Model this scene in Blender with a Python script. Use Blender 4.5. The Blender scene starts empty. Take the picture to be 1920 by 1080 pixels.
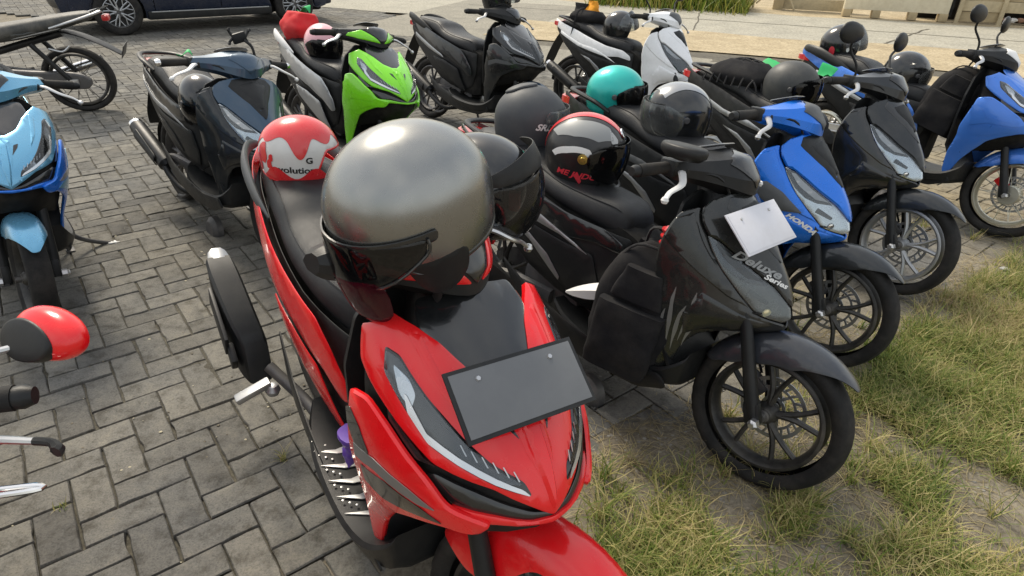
import bpy, bmesh, math, random
import numpy as np
from mathutils import Vector, Matrix, noise
from mathutils.geometry import delaunay_2d_cdt
R = math.radians
random.seed(7); rng = np.random.default_rng(7)
S = bpy.context.scene
# ------------------------------------------------------------------ camera
CAMH, PITCH, ROLL, FPX = 1.57, 29.85, -1.5, 1190.0
cd = bpy.data.cameras.new('camera'); cam = bpy.data.objects.new('camera', cd); S.collection.objects.link(cam)
cd.sensor_width = 36; cd.lens = FPX/1920*36; cd.clip_start = .05; cd.clip_end = 400
cam.location = (0, 0, CAMH)
cam.rotation_mode = 'XYZ'
cam.matrix_world = Matrix.Translation((0, 0, CAMH)) @ Matrix.Rotation(R(90-PITCH), 4, 'X') @ Matrix.Rotation(R(ROLL)*-1, 4, 'Z')
S.camera = cam
# ------------------------------------------------------------------ light
SUN_AZ, SUN_EL = R(-35), R(50)        # azimuth measured from +Y towards +X
w = bpy.data.worlds.new('World'); S.world = w; w.use_nodes = True
nt = w.node_tree; nt.nodes.clear()
out = nt.nodes.new('ShaderNodeOutputWorld'); bg = nt.nodes.new('ShaderNodeBackground')
sky = nt.nodes.new('ShaderNodeTexSky'); sky.sky_type = 'NISHITA'; sky.sun_disc = False
sky.sun_elevation = SUN_EL; sky.sun_rotation = SUN_AZ; sky.air_density = 1.6; sky.dust_density = 4.0; sky.ozone_density = 1.2
bg.inputs['Strength'].default_value = .124
# thin high cloud spread over the whole sky
tc = nt.nodes.new('ShaderNodeTexCoord'); nz = nt.nodes.new('ShaderNodeTexNoise'); nz.inputs['Scale'].default_value = 2.2; nz.inputs['Detail'].default_value = 5
rp = nt.nodes.new('ShaderNodeValToRGB'); rp.color_ramp.elements[0].position = .3; rp.color_ramp.elements[1].position = .65
mx = nt.nodes.new('ShaderNodeMixRGB'); mx.inputs['Color2'].default_value = (7.6, 7.6, 7.5, 1)
mm = nt.nodes.new('ShaderNodeMath'); mm.operation = 'MULTIPLY_ADD'; mm.inputs[1].default_value = .5; mm.inputs[2].default_value = .3
nt.links.new(tc.outputs['Generated'], nz.inputs['Vector']); nt.links.new(nz.outputs['Fac'], rp.inputs['Fac'])
nt.links.new(rp.outputs['Color'], mm.inputs[0]); nt.links.new(mm.outputs[0], mx.inputs['Fac'])
nt.links.new(sky.outputs['Color'], mx.inputs['Color1']); nt.links.new(mx.outputs['Color'], bg.inputs['Color']); nt.links.new(bg.outputs[0], out.inputs[0])
sd = bpy.data.lights.new('sun', 'SUN'); so = bpy.data.objects.new('sun', sd); S.collection.objects.link(so)
sd.energy = 2.9; sd.angle = R(17); sd.color = (1, .91, .76)
dirv = Vector((math.sin(SUN_AZ)*math.cos(SUN_EL), math.cos(SUN_AZ)*math.cos(SUN_EL), math.sin(SUN_EL)))
so.rotation_euler = dirv.to_track_quat('Z', 'Y').to_euler(); so.location = (0, 0, 20)
S.view_settings.view_transform = 'Standard'; S.view_settings.look = 'None'; S.view_settings.gamma = 1; S.view_settings.use_curve_mapping = False
S.view_settings.exposure = 0.44
# ------------------------------------------------------------------ materials
MATS = {}
def newmat(name):
    m = bpy.data.materials.new(name); m.use_nodes = True; n = m.node_tree; b = n.nodes['Principled BSDF']; return m, n, b
def setin(b, **k):
    for a, v in k.items():
        a = {'metal': 'Metallic', 'rough': 'Roughness', 'coat': 'Coat Weight', 'coatr': 'Coat Roughness', 'spec': 'Specular IOR Level', 'ior': 'IOR', 'trans': 'Transmission Weight'}[a]
        b.inputs[a].default_value = v
def node(n, t, **k):
    x = n.nodes.new(t)
    for a, v in k.items():
        if a in x.inputs: x.inputs[a].default_value = v
        else: setattr(x, a, v)
    return x
def ramp(n, stops):
    r = n.nodes.new('ShaderNodeValToRGB'); e = r.color_ramp.elements
    while len(e) < len(stops): e.new(.5)
    for i, (p, c) in enumerate(stops): e[i].position = p; e[i].color = (*c, 1) if len(c) == 3 else c
    return r
def rgb(c, k): return tuple(min(1, x*k) for x in c)
def mat(name, col, metal=0, rough=.4, coat=0, dust=.12, bump=0, bscale=300, spec=.5, var=0., dustc=(.30, .27, .22), coatr=.04):
    """general surface: base colour, fine dust and wear driven by object-space noise, optional grain"""
    if name in MATS: return MATS[name]
    m, n, b = newmat(name); setin(b, metal=metal, rough=rough, coat=coat, coatr=coatr, spec=spec)
    L = n.links.new; t = n.nodes.new('ShaderNodeTexCoord')
    n1 = node(n, 'ShaderNodeTexNoise', Scale=9., Detail=8., Roughness=.7); L(t.outputs['Object'], n1.inputs['Vector'])
    r1 = ramp(n, [(.42, (0, 0, 0)), (.75, (1, 1, 1))]); L(n1.outputs['Fac'], r1.inputs['Fac'])
    mx = n.nodes.new('ShaderNodeMixRGB'); mx.inputs['Color1'].default_value = (*col, 1); mx.inputs['Color2'].default_value = (*dustc, 1)
    mu = node(n, 'ShaderNodeMath', operation='MULTIPLY'); mu.inputs[1].default_value = dust; L(r1.outputs['Color'], mu.inputs[0]); L(mu.outputs[0], mx.inputs['Fac'])
    src = mx.outputs['Color']
    if var:
        n3 = node(n, 'ShaderNodeTexNoise', Scale=2.5, Detail=3.); L(t.outputs['Object'], n3.inputs['Vector'])
        h = n.nodes.new('ShaderNodeHueSaturation'); mr = n.nodes.new('ShaderNodeMapRange'); mr.inputs['To Min'].default_value = 1-var; mr.inputs['To Max'].default_value = 1+var
        L(n3.outputs['Fac'], mr.inputs['Value']); L(mr.outputs[0], h.inputs['Value']); L(src, h.inputs['Color']); src = h.outputs['Color']
    L(src, b.inputs['Base Color'])
    n2 = node(n, 'ShaderNodeTexNoise', Scale=30., Detail=6.); L(t.outputs['Object'], n2.inputs['Vector'])
    mr = n.nodes.new('ShaderNodeMapRange'); mr.inputs['To Min'].default_value = max(.02, rough-.07); mr.inputs['To Max'].default_value = min(1, rough+.14)
    L(n2.outputs['Fac'], mr.inputs['Value']); L(mr.outputs[0], b.inputs['Roughness'])
    if bump:
        n4 = node(n, 'ShaderNodeTexNoise', Scale=float(bscale), Detail=3.); L(t.outputs['Object'], n4.inputs['Vector'])
        bp = node(n, 'ShaderNodeBump', Strength=bump, Distance=.002); L(n4.outputs['Fac'], bp.inputs['Height']); L(bp.outputs[0], b.inputs['Normal'])
    MATS[name] = m; return m
def paint(name, col, metal=.0, rough=.3, dust=.07): return mat(name, col, metal, rough, coat=.55, dust=dust, spec=.4)
def glass(name, tint=(.9, .93, .95), refl=.9, rough=.03, dust=.05, dcol=(.45, .45, .44)):
    """thin clear plastic or glass: tinted see-through plus a fresnel mirror"""
    if name in MATS: return MATS[name]
    m, n, b = newmat(name); n.nodes.remove(b); o = n.nodes['Material Output']; L = n.links.new
    tr = n.nodes.new('ShaderNodeBsdfTransparent'); tr.inputs['Color'].default_value = (*tint, 1)
    gl = n.nodes.new('ShaderNodeBsdfGlossy'); gl.inputs['Roughness'].default_value = rough; gl.inputs['Color'].default_value = (refl, refl, refl, 1)
    fr = node(n, 'ShaderNodeFresnel', IOR=1.5); m1 = n.nodes.new('ShaderNodeMixShader'); L(fr.outputs[0], m1.inputs[0]); L(tr.outputs[0], m1.inputs[1]); L(gl.outputs[0], m1.inputs[2])
    df = n.nodes.new('ShaderNodeBsdfDiffuse'); df.inputs['Color'].default_value = (*dcol, 1)
    t = n.nodes.new('ShaderNodeTexCoord'); nz = node(n, 'ShaderNodeTexNoise', Scale=14., Detail=7.); L(t.outputs['Object'], nz.inputs['Vector'])
    mu = node(n, 'ShaderNodeMath', operation='MULTIPLY'); mu.inputs[1].default_value = dust*2; L(nz.outputs['Fac'], mu.inputs[0])
    m2 = n.nodes.new('ShaderNodeMixShader'); L(mu.outputs[0], m2.inputs[0]); L(m1.outputs[0], m2.inputs[1]); L(df.outputs[0], m2.inputs[2]); L(m2.outputs[0], o.inputs['Surface'])
    MATS[name] = m; return m
BLK = mat('black_plastic', (.010, .011, .012), rough=.40, dust=.05, bump=.15, bscale=900, spec=.32)
BLKG = mat('black_gloss', (.010, .011, .012), rough=.16, coat=.6, dust=.04)
DARK = mat('dark_underside', (.006, .006, .006), rough=.7, dust=.1, spec=.2)
SEATM = mat('seat_vinyl', (.011, .012, .014), rough=.42, dust=.05, bump=.5, bscale=700, spec=.36)
RUB = mat('tyre_rubber', (.011, .011, .011), rough=.72, spec=.3, dust=.25, bump=.3, bscale=200, dustc=(.14, .12, .10))
STEEL = mat('brushed_steel', (.55, .55, .55), metal=.9, rough=.3, dust=.12)
ALU = mat('grey_alloy', (.36, .37, .38), metal=.8, rough=.38, dust=.2)
CAST = mat('dark_cast_alloy', (.09, .09, .095), metal=.5, rough=.5, dust=.35)
CHROME = mat('chrome', (.75, .75, .75), metal=1, rough=.08, dust=.06)
WHITEP = mat('white_plastic', (.75, .75, .74), rough=.35, dust=.15)
FAB = mat('black_cloth', (.012, .012, .014), rough=.9, dust=.06, bump=.7, bscale=500, spec=.2)
FAB2 = mat('black_webbing', (.02, .02, .022), rough=.8, dust=.08, bump=.6, bscale=800, spec=.3)
LENS = glass('clear_lens', (.90, .93, .95), dust=.015)
VISOR = glass('clear_visor', (.80, .84, .86), dust=.10)
VISORD = glass('smoked_visor', (.20, .21, .22), dust=.05, dcol=(.06, .06, .065))
VISORM = glass('maroon_visor', (.42, .08, .12), dust=.35, dcol=(.10, .008, .02))
REFL = mat('lamp_reflector', (.62, .64, .66), metal=.9, rough=.22, dust=.1)
AMBER = mat('amber_lens', (.75, .25, .02), rough=.15, coat=.5)
REDL = mat('red_lens', (.45, .01, .01), rough=.15, coat=.5)
# ------------------------------------------------------------------ mesh helpers
COL = S.collection
def smooth(me, ang=38):
    me.polygons.foreach_set('use_smooth', [True]*len(me.polygons))
    me.set_sharp_from_angle(angle=R(ang))
def mk(name, v, f, ang=38, sm=True):
    me = bpy.data.meshes.new(name); me.from_pydata([tuple(p) for p in v], [], f)
    me.update(); me.materials.append(None)
    if sm: smooth(me, ang)
    return me
def add(name, me, m, parent=None, mtx=None, label=None):
    o = bpy.data.objects.new(name, me); COL.objects.link(o)
    o.material_slots[0].link = 'OBJECT'; o.material_slots[0].material = m
    if parent: o.parent = parent
    if mtx is not None: o.matrix_local = mtx
    if label: o['label'] = label
    return o
def tag(o, label, cat, group=None):
    o['label'] = label; o['category'] = cat
    if group: o['group'] = group
    return o
def empty(name, mtx, label, cat, group=None):
    o = bpy.data.objects.new(name, None); o.empty_display_size = .1; COL.objects.link(o); o.matrix_world = mtx
    return tag(o, label, cat, group)
def struct(o, kind='structure'): o['kind'] = kind; return o
def recalc(v, f):
    bm = bmesh.new(); vs = [bm.verts.new(p) for p in v]
    for q in f:
        try: bm.faces.new([vs[i] for i in q])
        except ValueError: pass
    bmesh.ops.remove_doubles(bm, verts=bm.verts, dist=1e-5)
    bmesh.ops.recalc_face_normals(bm, faces=bm.faces); bm.normal_update()
    bm.verts.index_update()
    V = [tuple(x.co) for x in bm.verts]; F = [[x.index for x in q.verts] for q in bm.faces]; bm.free(); return V, F
def cr(p0, p1, p2, p3, u):
    return [.5*((2*b)+(-a+c)*u+(2*a-5*b+4*c-d)*u*u+(-a+3*b-3*c+d)*u**3) for a, b, c, d in zip(p0, p1, p2, p3)]
def spline(pts, n, closed=False):
    P = [list(p) for p in pts]; N = len(P); o = []
    segs = N if closed else N-1
    for i in range(segs):
        g = (lambda j: P[j % N]) if closed else (lambda j: P[max(0, min(N-1, j))])
        for k in range(n): o.append(cr(g(i-1), g(i), g(i+1), g(i+2), k/n))
    if not closed: o.append(P[-1])
    return o
def loft_vf(rings, nu=4, nv=3, caps=True):
    """rings of closed cross-sections, interpolated along and around"""
    rr = [spline(r, nv, True) for r in rings] if nv > 1 else [[list(p) for p in r] for r in rings]
    m = len(rr[0]); cols = [spline([r[j] for r in rr], nu) for j in range(m)] if nu > 1 else [[r[j] for r in rr] for j in range(m)]
    n = len(cols[0]); v = [cols[j][i] for i in range(n) for j in range(m)]
    f = [[i*m+j, i*m+(j+1) % m, (i+1)*m+(j+1) % m, (i+1)*m+j] for i in range(n-1) for j in range(m)]
    if caps: f += [list(range(m))[::-1], [(n-1)*m+j for j in range(m)]]
    return recalc(v, f)
def tube_vf(path, r, seg=8, n=4, flat=1.0, up=(0, 0, 1), sp=True):
    pts = [Vector(p) for p in (spline(path, n) if sp and len(path) > 2 else path)]; N = len(pts); v = []
    rl = r if isinstance(r, (list, tuple)) else [r]*2
    prev = None
    for i, p in enumerate(pts):
        t = (pts[min(N-1, i+1)]-pts[max(0, i-1)]).normalized(); u = Vector(up)
        if abs(t.dot(u)) > .97: u = Vector((1, 0, 0))
        a = prev-(prev.dot(t))*t if prev is not None and (prev-(prev.dot(t))*t).length > .1 else t.cross(u); a.normalize(); prev = a; b = t.cross(a)
        k = i/(N-1)*(len(rl)-1); q = min(len(rl)-2, int(k)); rad = rl[q]+(rl[q+1]-rl[q])*(k-q)
        for j in range(seg): an = 2*math.pi*j/seg; v.append(p+a*math.cos(an)*rad+b*math.sin(an)*rad*flat)
    f = [[i*seg+j, i*seg+(j+1) % seg, (i+1)*seg+(j+1) % seg, (i+1)*seg+j] for i in range(N-1) for j in range(seg)]
    f += [list(range(seg))[::-1], [(N-1)*seg+j for j in range(seg)]]
    return [tuple(p) for p in v], f
def lathe_vf(prof, seg=32, ax='Y', closed=False):
    """profile of (radius, axial) turned about the axis"""
    m = len(prof); v = []; f = []
    for i in range(seg):
        a = 2*math.pi*i/seg
        for r, h in prof:
            c, s = r*math.cos(a), r*math.sin(a); v.append({'Y': (c, h, s), 'Z': (c, s, h), 'X': (h, c, s)}[ax])
    for i in range(seg):
        k = (i+1) % seg
        for j in range(m if closed else m-1): f.append([i*m+j, i*m+(j+1) % m, k*m+(j+1) % m, k*m+j])
    return recalc(v, f)
def box_vf(c, s, bev=.1, M=None):
    bm = bmesh.new(); bmesh.ops.create_cube(bm, size=1)
    for q in bm.verts: q.co = Vector((q.co.x*s[0], q.co.y*s[1], q.co.z*s[2]))
    if bev: bmesh.ops.bevel(bm, geom=bm.edges[:], offset=min(s)*bev, segments=2, affect='EDGES', profile=.6)
    for q in bm.verts:
        if M is not None: q.co = M @ q.co
        q.co += Vector(c)
    bm.verts.index_update(); V = [tuple(x.co) for x in bm.verts]; F = [[x.index for x in q.verts] for q in bm.faces]; bm.free(); return V, F
def join(*vfs):
    V, F = [], []
    for v, f in vfs: k = len(V); V += list(v); F += [[i+k for i in q] for q in f]
    return V, F
def rnd(poly, r=.01, dm=(1, 1)):
    """round the corners of an outline"""
    o = []; n = len(poly)
    for i in range(n):
        a, b, c = [Vector((p[0]*dm[0], p[1]*dm[1])) for p in (poly[i-1], poly[i], poly[(i+1) % n])]
        u, v = a-b, c-b; q = min(r, u.length*.4, v.length*.4)
        if len(poly[i]) > 2 or q < 1e-5: o.append((b.x/dm[0], b.y/dm[1])); continue
        p1, p2 = b+u.normalized()*q, b+v.normalized()*q
        for k in (0, .33, .67, 1): x = p1*(1-k)**2+b*2*k*(1-k)+p2*k*k; o.append((x.x/dm[0], x.y/dm[1]))
    return o
def inside(p, poly):
    x, y = p; c = False; n = len(poly)
    for i in range(n):
        x1, y1 = poly[i-1]; x2, y2 = poly[i]
        if (y1 > y) != (y2 > y) and x < (x2-x1)*(y-y1)/(y2-y1)+x1: c = not c
    return c
def segd(p, a, b):
    ax, ay = a; bx, by = b; dx, dy = bx-ax, by-ay; l = dx*dx+dy*dy
    t = 0 if l == 0 else max(0, min(1, ((p[0]-ax)*dx+(p[1]-ay)*dy)/l)); return math.hypot(p[0]-ax-t*dx, p[1]-ay-t*dy)
def panel_vf(poly, fn, th=.004, off=0., res=.022, dm=(1, 1), r=.012, ctr=(0, 0, 0), edge=.002, back=True):
    """outline in a surface's own 2-D coordinates -> thick curved panel with rolled edge"""
    poly = rnd(poly, r, dm); pts = []; n = len(poly)
    P = [(p[0]*dm[0], p[1]*dm[1]) for p in poly]
    for i in range(n):
        a, b = P[i], P[(i+1) % n]; L = math.hypot(b[0]-a[0], b[1]-a[1]); k = max(1, int(math.ceil(L/res)))
        if L < 1e-6: continue
        for j in range(k): pts.append((a[0]+(b[0]-a[0])*j/k, a[1]+(b[1]-a[1])*j/k))
    nb = len(pts); bd = pts[:]
    area = sum(bd[i-1][0]*bd[i][1]-bd[i][0]*bd[i-1][1] for i in range(nb)); sg = 1 if area > 0 else -1
    ins = []
    for i in range(nb):
        a, b, c = bd[i-1], bd[i], bd[(i+1) % nb]; t = Vector((c[0]-a[0], c[1]-a[1]))
        if t.length < 1e-9: continue
        t.normalize(); q = (b[0]-t.y*sg*.004, b[1]+t.x*sg*.004)
        if inside(q, bd) and min(segd(q, bd[k-1], bd[k]) for k in range(nb)) > .0032: ins.append(q)
    xs = [p[0] for p in bd]; ys = [p[1] for p in bd]; g = []
    x = min(xs)+res*.5; row = 0
    while x < max(xs):
        y = min(ys)+res*(.25 if row % 2 else .75)
        while y < max(ys):
            if inside((x, y), bd) and min(segd((x, y), bd[k-1], bd[k]) for k in range(nb)) > max(.006, res*.35): g.append((x, y))
            y += res
        x += res*.9; row += 1
    allp = [Vector(p) for p in bd+ins+g]
    vo, eo, fo, ov, oe, of = delaunay_2d_cdt(allp, [(i, (i+1) % nb) for i in range(nb)], [list(range(nb))], 1, 1e-7)
    isb = [any(k < nb for k in ov[i]) for i in range(len(vo))]
    V = [Vector(fn(p.x/dm[0], p.y/dm[1])) for p in vo]; F = [list(q) for q in fo]
    N = [Vector((0, 0, 0)) for _ in V]; C = Vector(ctr); dsum = 0
    for q in F:
        a, b, c = V[q[0]], V[q[1]], V[q[2]]; nn = (b-a).cross(c-a)
        for i in q: N[i] += nn
        dsum += nn.dot((a+b+c)/3-C)
    if dsum < 0: F = [q[::-1] for q in F]; N = [-x for x in N]
    N = [x.normalized() if x.length else Vector((0, 0, 1)) for x in N]
    top = [V[i]+N[i]*(off-(edge if isb[i] else 0)) for i in range(len(V))]; low = [V[i]+N[i]*(off-th) for i in range(len(V))]
    m = len(V); faces = F[:]; cnt = {}
    for q in F:
        for a, b in zip(q, q[1:]+q[:1]): cnt[(a, b)] = cnt.get((a, b), 0)+1
    for (a, b) in list(cnt):
        if (b, a) not in cnt: faces.append([b, a, a+m, b+m])
    if back: faces += [[i+m for i in q[::-1]] for q in F]
    return [tuple(p) for p in top+low], faces
def mir(poly): return [(-p[0], *p[1:]) for p in poly]
def sym(half): return half+[(-p[0], *p[1:]) for p in half[::-1] if abs(p[0]) > 1e-6]
def xform(vf, M): return [tuple(M @ Vector(p)) for p in vf[0]], vf[1]
def text_vf(s, size, fn, th=.0006, font=None, italic=0., bold=0.):
    """flat lettering laid on a surface: fn(a, b) -> point"""
    c = bpy.data.curves.new('t', 'FONT'); c.body = s; c.size = size; c.align_x = 'CENTER'; c.align_y = 'CENTER'; c.shear = italic; c.offset = bold; c.resolution_u = 3
    o = bpy.data.objects.new('t', c); COL.objects.link(o); dg = bpy.context.evaluated_depsgraph_get(); dg.update()
    me = bpy.data.meshes.new_from_object(o.evaluated_get(dg)); V = [tuple(fn(p.co.x, p.co.y)) for p in me.vertices]; F = [list(q.vertices) for q in me.polygons]
    bpy.data.objects.remove(o); bpy.data.curves.remove(c); bpy.data.meshes.remove(me); return V, F
CACHE = {}
def cached(key, build, ang=38):
    if key not in CACHE: CACHE[key] = mk(key if isinstance(key, str) else '_'.join(map(str, key)), *build(), ang=ang)
    return CACHE[key]
# ------------------------------------------------------------------ body surfaces of the scooters (local frame: x forward, y left, z up)
def interp(tab, z):
    n = len(tab)
    if z <= tab[0][0]: return list(tab[0][1:])
    if z >= tab[-1][0]: return list(tab[-1][1:])
    for i in range(n-1):
        if tab[i][0] <= z <= tab[i+1][0]: break
    p1, p2 = tab[i], tab[i+1]; p0 = tab[i-1] if i > 0 else p1; p3 = tab[i+2] if i+2 < n else p2
    h = p2[0]-p1[0]; u = (z-p1[0])/h; o = []
    for k in range(1, len(p1)):
        m1 = (p2[k]-p0[k])/(p2[0]-p0[0])*h; m2 = (p3[k]-p1[k])/(p3[0]-p1[0])*h
        o.append((2*u**3-3*u*u+1)*p1[k]+(u**3-2*u*u+u)*m1+(-2*u**3+3*u*u)*p2[k]+(u**3-u*u)*m2)
    return o
VARIO = [(.25, .40, .30, .15), (.40, .47, .30, .165), (.52, .60, .33, .19), (.58, .66, .33, .20), (.62, .68, .335, .205), (.68, .665, .335, .208), (.74, .615, .32, .205), (.80, .54, .31, .198), (.86, .44, .30, .178), (.91, .35, .29, .155)]
BEAT = [(.25, .40, .30, .15), (.40, .44, .29, .175), (.48, .52, .28, .19), (.54, .595, .27, .20), (.60, .585, .26, .205), (.66, .555, .25, .215), (.74, .49, .25, .215), (.82, .42, .27, .19), (.88, .35, .30, .13)]
BODYW = [(-.98, .03, .74), (-.9, .07, .73), (-.75, .125, .70), (-.55, .155, .66), (-.35, .17, .63), (-.15, .16, .60), (0, .13, .57), (.10, .09, .55)]
def fsurf(tab, k=.45):
    def fn(t, z):
        xn, xr, w = interp(tab, z); s = 1 if t >= 0 else -1; a = abs(t)
        c, sn = math.cos(min(a, 1.15)*math.pi/2), math.sin(min(a, 1)*math.pi/2)
        return (xr+(xn-xr)*((1-k)*c+k*(1-a)), s*w*((1-k)*sn+k*min(a, 1.02)), z)
    return fn
def bsurf(side):
    def fn(x, z):
        w, zc = interp(BODYW, x); q = (z-zc)/.42
        return (x, side*w*math.sqrt(max(.05, 1-q*q)), z)
    return fn
WC = (.62, .25)     # front axle
def fender_fn(th, s):
    a = R(th); rr = .272+.018*math.cos(a)-.055*abs(s)**2.6; y = .062*math.sin(max(-1, min(1, s*.75))*math.pi/2)*1.08
    return (WC[0]+rr*math.cos(a), y, WC[1]+rr*math.sin(a))
# ------------------------------------------------------------------ wheels
def tyre(r, w, name='tyre', seg=120):
    def b():
        h = w/2; d = h*1.25
        pr = [(r-d, -h*.62), (r-d*.75, -h*.95), (r-d*.42, -h), (r-d*.18, -h*.86), (r-.004, -h*.5), (r, -h*.2), (r+.001, 0), (r, h*.2), (r-.004, h*.5), (r-d*.18, h*.86), (r-d*.42, h), (r-d*.75, h*.95), (r-d, h*.62)]
        base = lathe_vf(pr, seg)
        # tread grooves cut across the crown
        V, F = base; V = [Vector(p) for p in V]
        for p in V:
            rad = math.hypot(p.x, p.z)
            if rad > r-d*.3 and abs(p.y) > h*.12:
                q = (math.atan2(p.z, p.x)/(2*math.pi)*40+abs(p.y)/h*1.2) % 1
                if q < .3: k_ = (rad-.0022)/rad; p.x *= k_; p.z *= k_
        return [tuple(p) for p in V], F
    return cached((name, r, w), b, 50)
def rim_mesh(kind, rr, w):
    def b():
        h = w*.36
        parts = [lathe_vf([(rr, -h*1.05), (rr-.006, -h*1.08), (rr-.014, -h*.8), (rr-.020, -h*.3), (rr-.022, 0), (rr-.020, h*.3), (rr-.014, h*.8), (rr-.006, h*1.08), (rr, h*1.05), (rr+.004, h), (rr-.008, 0), (rr+.004, -h)], 56, closed=True)]
        parts.append(lathe_vf([(.0, -.035), (.022, -.035), (.03, -.026), (.032, -.01), (.038, 0), (.032, .01), (.03, .026), (.022, .035), (0, .035)], 24))
        if kind == 'wire':
            for i in range(28):
                a = 2*math.pi*i/28; da = .35*(1 if i % 2 else -1); s = 1 if i % 4 < 2 else -1
                parts.append(tube_vf([(.034*math.cos(a), s*.022, .034*math.sin(a)), ((rr-.015)*math.cos(a+da), 0, (rr-.015)*math.sin(a+da))], .0022, 5, sp=False))
            parts.append(lathe_vf([(0, -.045), (.052, -.045), (.056, -.035), (.056, .035), (.052, .045), (0, .045)], 28))
        elif kind == 'five':
            for i in range(5):
                a = 2*math.pi*i/5+.3
                for s in (-1, 1):
                    p = [(.03*math.cos(a), 0, .03*math.sin(a)), (.09*math.cos(a+.12*s), 0, .09*math.sin(a+.12*s)), ((rr-.015)*math.cos(a+.24*s), 0, (rr-.015)*math.sin(a+.24*s))]
                    parts.append(tube_vf(p, [.014, .010, .0095], 6, 4, flat=.9))
        else:
            for i in range(9):
                a = 2*math.pi*i/9; p = [(.03*math.cos(a), 0, .03*math.sin(a)), (.10*math.cos(a+.03), 0, .10*math.sin(a+.03)), ((rr-.014)*math.cos(a), 0, (rr-.014)*math.sin(a))]
                parts.append(tube_vf(p, [.011, .006, .0065], 6, 3, flat=1.3))
        return join(*parts)
    return cached(('rim', kind, rr, w), b, 40)
def disc_mesh(r=.105):
    def b():
        p = [lathe_vf([(r, -.002), (r, .002), (r-.012, .002), (r-.012, -.002)], 40, closed=True), lathe_vf([(r-.03, -.002), (r-.03, .002), (r-.038, .002), (r-.038, -.002)], 32, closed=True),
             lathe_vf([(.04, -.002), (.04, .002), (.03, .002), (.03, -.002)], 24, closed=True)]
        for i in range(20): a = 2*math.pi*i/20; p.append(box_vf(((r-.021)*math.cos(a), 0, (r-.021)*math.sin(a)), (.02, .004, .008), .1, Matrix.Rotation(-a+.4, 4, 'Y')))
        for i in range(6): a = 2*math.pi*i/6; p.append(box_vf((.055*math.cos(a), 0, .055*math.sin(a)), (.035, .004, .009), .1, Matrix.Rotation(-a+.3, 4, 'Y')))
        return join(*p)
    return cached(('disc', r), b)
def wheel(parent, name, M, r, w, rimkind, rimmat, disc=True, rr=None, side=1):
    rr = rr or r-.072
    hub = add(name, cached(('hub', name), lambda: lathe_vf([(0, -.06), (.014, -.06), (.014, -.04), (.020, -.038), (.020, .038), (.014, .04), (.014, .06), (0, .06)], 18)), CAST, parent, M)
    add('tyre', tyre(r, w), RUB, hub); add('rim', rim_mesh(rimkind, rr, w), rimmat, hub)
    if disc: add('brake_disc', disc_mesh(), ALU, hub, Matrix.Translation((0, side*.045, 0)))
    return hub
# ------------------------------------------------------------------ scooter
STA, STD = Vector((.345, 0, .90)), Vector((.175, 0, -.65)).normalized()
def bike_matrix(pose, sc=1.0):
    X, Y, yaw, lean = pose[:4]
    return Matrix.Translation((X, Y, .008)) @ Matrix.Rotation(yaw, 4, 'Z') @ Matrix.Rotation(-lean, 4, 'X') @ Matrix.Scale(sc, 4)
def steer_matrix(st): return Matrix.Translation(STA) @ Matrix.Rotation(-st, 4, STD) @ Matrix.Translation(-STA)
FT = (.24, 1.0)      # metric of a front-surface coordinate
CF = (.2, 0, .55)    # centre used to tell outside from inside
def fp(kind, key, poly, off=0, th=.004, r=.012, res=.022, edge=.002, mirror=False, pre=None):
    tab = VARIO if kind == 'vario' else BEAT; base = fsurf(tab, .06 if kind == 'vario' else .6)
    fn = base if pre is None else (lambda a, b: pre(base(a, b)))
    def b():
        vf = panel_vf(poly, fn, th, off, res, FT, r, CF, edge)
        return vf
    return cached((kind, key), b)
def bp(key, poly, side, off=0, th=.004, r=.015, res=.03, wide=1.0, edge=.002):
    s = bsurf(side); fn = s if wide == 1 else (lambda x, z: (s(x, z)[0], s(x, z)[1]*wide, z))
    return cached((key, side), lambda: panel_vf(poly, fn, th, off, res, (1, 1), r, (-.35, 0, .6), edge))
def seat_mesh(kind):
    def b():
        st = [(.025, .60, .68, .05), (.012, .615, .712, .08), (-.04, .63, .742, .105), (-.14, .65, .752, .128), (-.27, .67, .765, .138), (-.37, .70, .79, .138), (-.46, .725, .822, .132), (-.62, .75, .835, .118), (-.76, .775, .835, .095), (-.83, .79, .825, .06)]
        if kind == 'vario': st = [(x, lo, hi+(.012 if x < -.4 else 0), w*1.06) for x, lo, hi, w in st]
        rings = []
        for x, lo, hi, w in st:
            m = (lo+hi)/2
            rings.append([(x, 0, lo), (x, w*.8, lo), (x, w, lo+(hi-lo)*.25), (x, w*.99, lo+(hi-lo)*.55), (x, w*.86, hi-.016), (x, w*.5, hi-.002), (x, 0, hi), (x, -w*.5, hi-.002), (x, -w*.86, hi-.016), (x, -w*.99, lo+(hi-lo)*.55), (x, -w, lo+(hi-lo)*.25), (x, -w*.8, lo)])
        return loft_vf(rings, 5, 2)
    return cached(('seat', kind), b, 60)
def core_mesh():
    def b():
        st = [(.10, .33, .60, .05), (.02, .32, .66, .09), (-.2, .36, .69, .115), (-.4, .42, .73, .12), (-.6, .52, .77, .11), (-.8, .66, .80, .07), (-.93, .73, .79, .03)]
        return loft_vf([[(x, -w, lo), (x, -w*1.05, (lo+hi)/2), (x, -w, hi), (x, 0, hi+.005), (x, w, hi), (x, w*1.05, (lo+hi)/2), (x, w, lo), (x, 0, lo-.005)] for x, lo, hi, w in st], 4, 2)
    return cached('core', b)
def ring_yz(y, pts): return [(x, y, z) for x, z in pts]
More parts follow.
